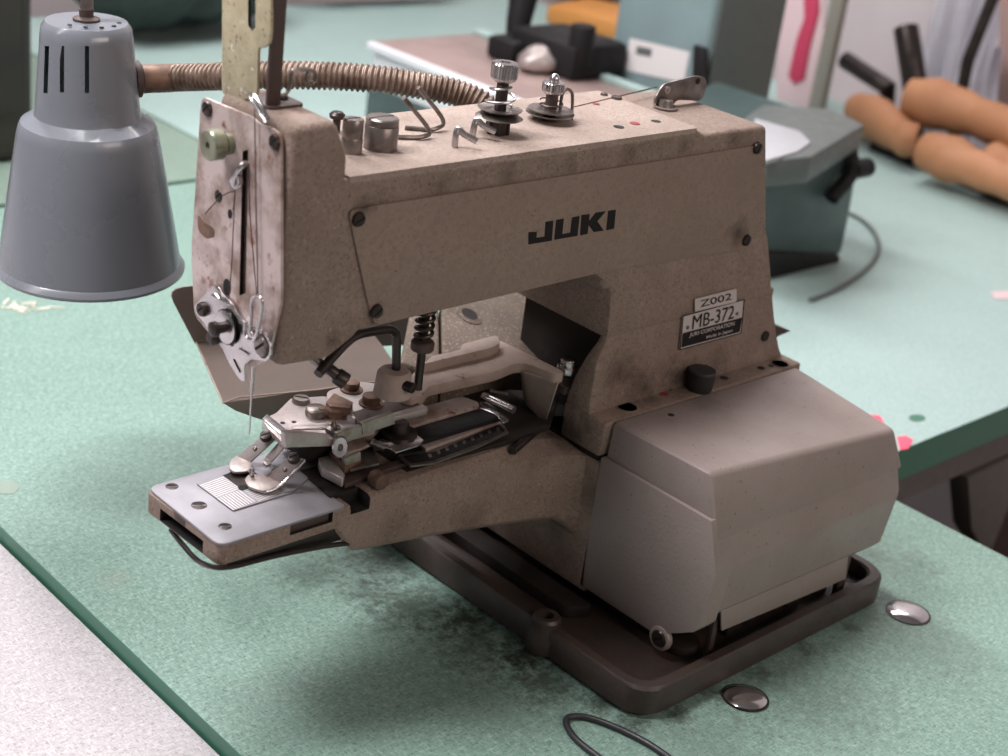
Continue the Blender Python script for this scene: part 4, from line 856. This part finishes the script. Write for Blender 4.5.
def folds(name, pxl, pxr, ytop, ybot, spread, x_at, m, label):
    a, c = at(pxl, ybot, 'x', x_at), at(pxr, ybot, 'x', x_at); z0 = .1; z1 = at(pxl, ytop, 'x', x_at).z; b = bmesh.new(); n = 40; rows = []
    ym = (a.y+c.y)/2
    for j in range(11):
        t = j/10; w = 1-(1-spread)*t; row = []
        for i in range(n):
            s = i/(n-1); row.append(b.verts.new((x_at+1.1*math.sin(s*22+t*1.5)*(1-.3*t)+t*2, ym+(s-.5)*(c.y-a.y)*w, z0+(z1-z0)*t)))
        rows.append(row)
    for r_, s_ in zip(rows, rows[1:]):
        for i in range(n-1): b.faces.new((r_[i], r_[i+1], s_[i+1], s_[i]))
    bmesh.ops.solidify(b, geom=b.faces[:], thickness=.25); return tag(obj(name, b, m, None, ang=80), label, 'cloth')
folds('white_cloth', 928, 1004, 30, 108, .45, 146, m_cloth, 'white cloth bunched behind the tan rolls')
folds('white_curtain', 905, 990, -60, 96, .95, 158, m_cloth, 'white curtain hanging in front of the wall at upper right')
for (p1, p2, r, lb) in (((845,60),(888,88),1.4,'dark bar leaning behind the short tan roll'), ((906,28),(916,92),1.9,'dark upright bar behind the tan rolls'), ((1000,-20),(968,60),.9,'thin dark rod slanting in front of the white curtain')):
    b = bmesh.new(); q1, q2 = at(*p1,'x',142), at(*p2,'x',140); q3 = q2+(q2-q1).normalized()*0; tube(b, [q1, q2, V((q2.x+1.5,q2.y,1.0))], r, 12, 0); tag(obj('dark_bar', b, m_dark), lb, 'bar')
b = bmesh.new(); prism(b, [at(x,y,'x',153) for x, y in ((1000,-60),(1100,-60),(1100,820),(985,800))], (2,0,0), .2); tag(obj('brown_board', b, mat('brownish_pink_board', (.30,.20,.18), .6)), 'brownish board standing at the upper right corner', 'board')
# dark things at the far left
b = bmesh.new(); p = on(36, 160, 0); box(b, p.x-40, p.x, p.y, p.y+25, 0.0, 46, 1.5, 3); box(b, p.x-38, p.x-2, p.y-.6, p.y+.2, 6, 40, .3)
tag(obj('dark_storage_box', b, mat('very_dark_brown_box', (.03,.026,.025), .7, 0, 6, (.05,.045,.035), .4, .6)), 'dark storage box at the upper left corner behind the lamp', 'box')
lumps('dark_cloth_pile', [(140,-22),(165,-25),(190,-27),(210,-30)], 2.6, 9, m_dkgreen, 'very dark green cloth pile at the top edge, right of the lamp', 'cloth pile', (1.3,1.3,.8))
lumps('grey_cloth_pile', [(322,-44),(360,-45),(400,-45)], 2.4, 8, m_apron, 'grey brown cloth pile at the top edge behind the slotted post', 'cloth pile', (1.3,1.3,.8))
# ================================================================== ROOM
def struct(name, x0, x1, y0, y1, z0, z1, m):
    b = bmesh.new(); box(b, x0, x1, y0, y1, z0, z1); return tag(obj(name, b, m, smooth=False), None, None, None, 'structure')
struct('floor', -200, 185, -200, 300, -82, -80, m_floor)
struct('wall_back', 180, 185, -200, 300, -80, 220, m_wall)
struct('wall_left', -200, 180, 295, 300, -80, 220, m_wall)
# ================================================================== LIGHT
def area(name, loc, target, sx, sy, power, col):
    l = D.lights.new(name, 'AREA'); l.shape = 'RECTANGLE'; l.size = sx; l.size_y = sy; l.energy = power; l.color = col
    o = D.objects.new(name, l); C.objects.link(o); o.location = V(loc)*K; d = (V(target)-V(loc)).normalized(); o.rotation_euler = d.to_track_quat('-Z', 'Y').to_euler(); return o
area('tube_and_fill_light', (6, 105, 150), (0, 10, 10), .18, 1.0, 22, (1,.94,.95))
area('tube_and_fill_light', (-78, 62, 165), (-5, 22, 5), .25, .9, 30, (1,.95,.96))
area('tube_and_fill_light', (-150, 80, 150), (-20, 30, 0), .3, 1.2, 7, (1,.93,.95))  # fill light added from the left to brighten the face plate, not a tube
area('tube_and_fill_light', (120, 130, 190), (110, 110, 0), 1.4, .4, 21, (1,.96,.97))  # light added to brighten the wall and tables in the background
area('tube_and_fill_light', (10, -190, 125), (0, 10, 22), 1.6, .5, 15, (1,.83,.74))  # warm fill added behind the camera for the faces turned toward it
w = D.worlds.new('room_ambience'); w.use_nodes = True; w.node_tree.nodes['Background'].inputs[0].default_value = (1,.92,.90,1); w.node_tree.nodes['Background'].inputs[1].default_value = .13
bpy.context.scene.world = w
# ================================================================== CAMERA
cd = D.cameras.new('camera'); cam = D.objects.new('camera', cd); C.objects.link(cam)
cd.sensor_width = 36; cd.lens = F/1008*36; cd.clip_start = .01
R3 = Matrix((M[0], -M[1], -M[2])).transposed()
cam.matrix_world = Matrix.Translation(CAM*K) @ R3.to_4x4()
cd.dof.use_dof = True; cd.dof.focus_distance = 92*K; cd.dof.aperture_fstop = 9
sc = bpy.context.scene; sc.camera = cam
sc.view_settings.view_transform = 'Standard'; sc.view_settings.look = 'None'; sc.view_settings.exposure = 0; sc.view_settings.gamma = 1; sc.view_settings.use_curve_mapping = False
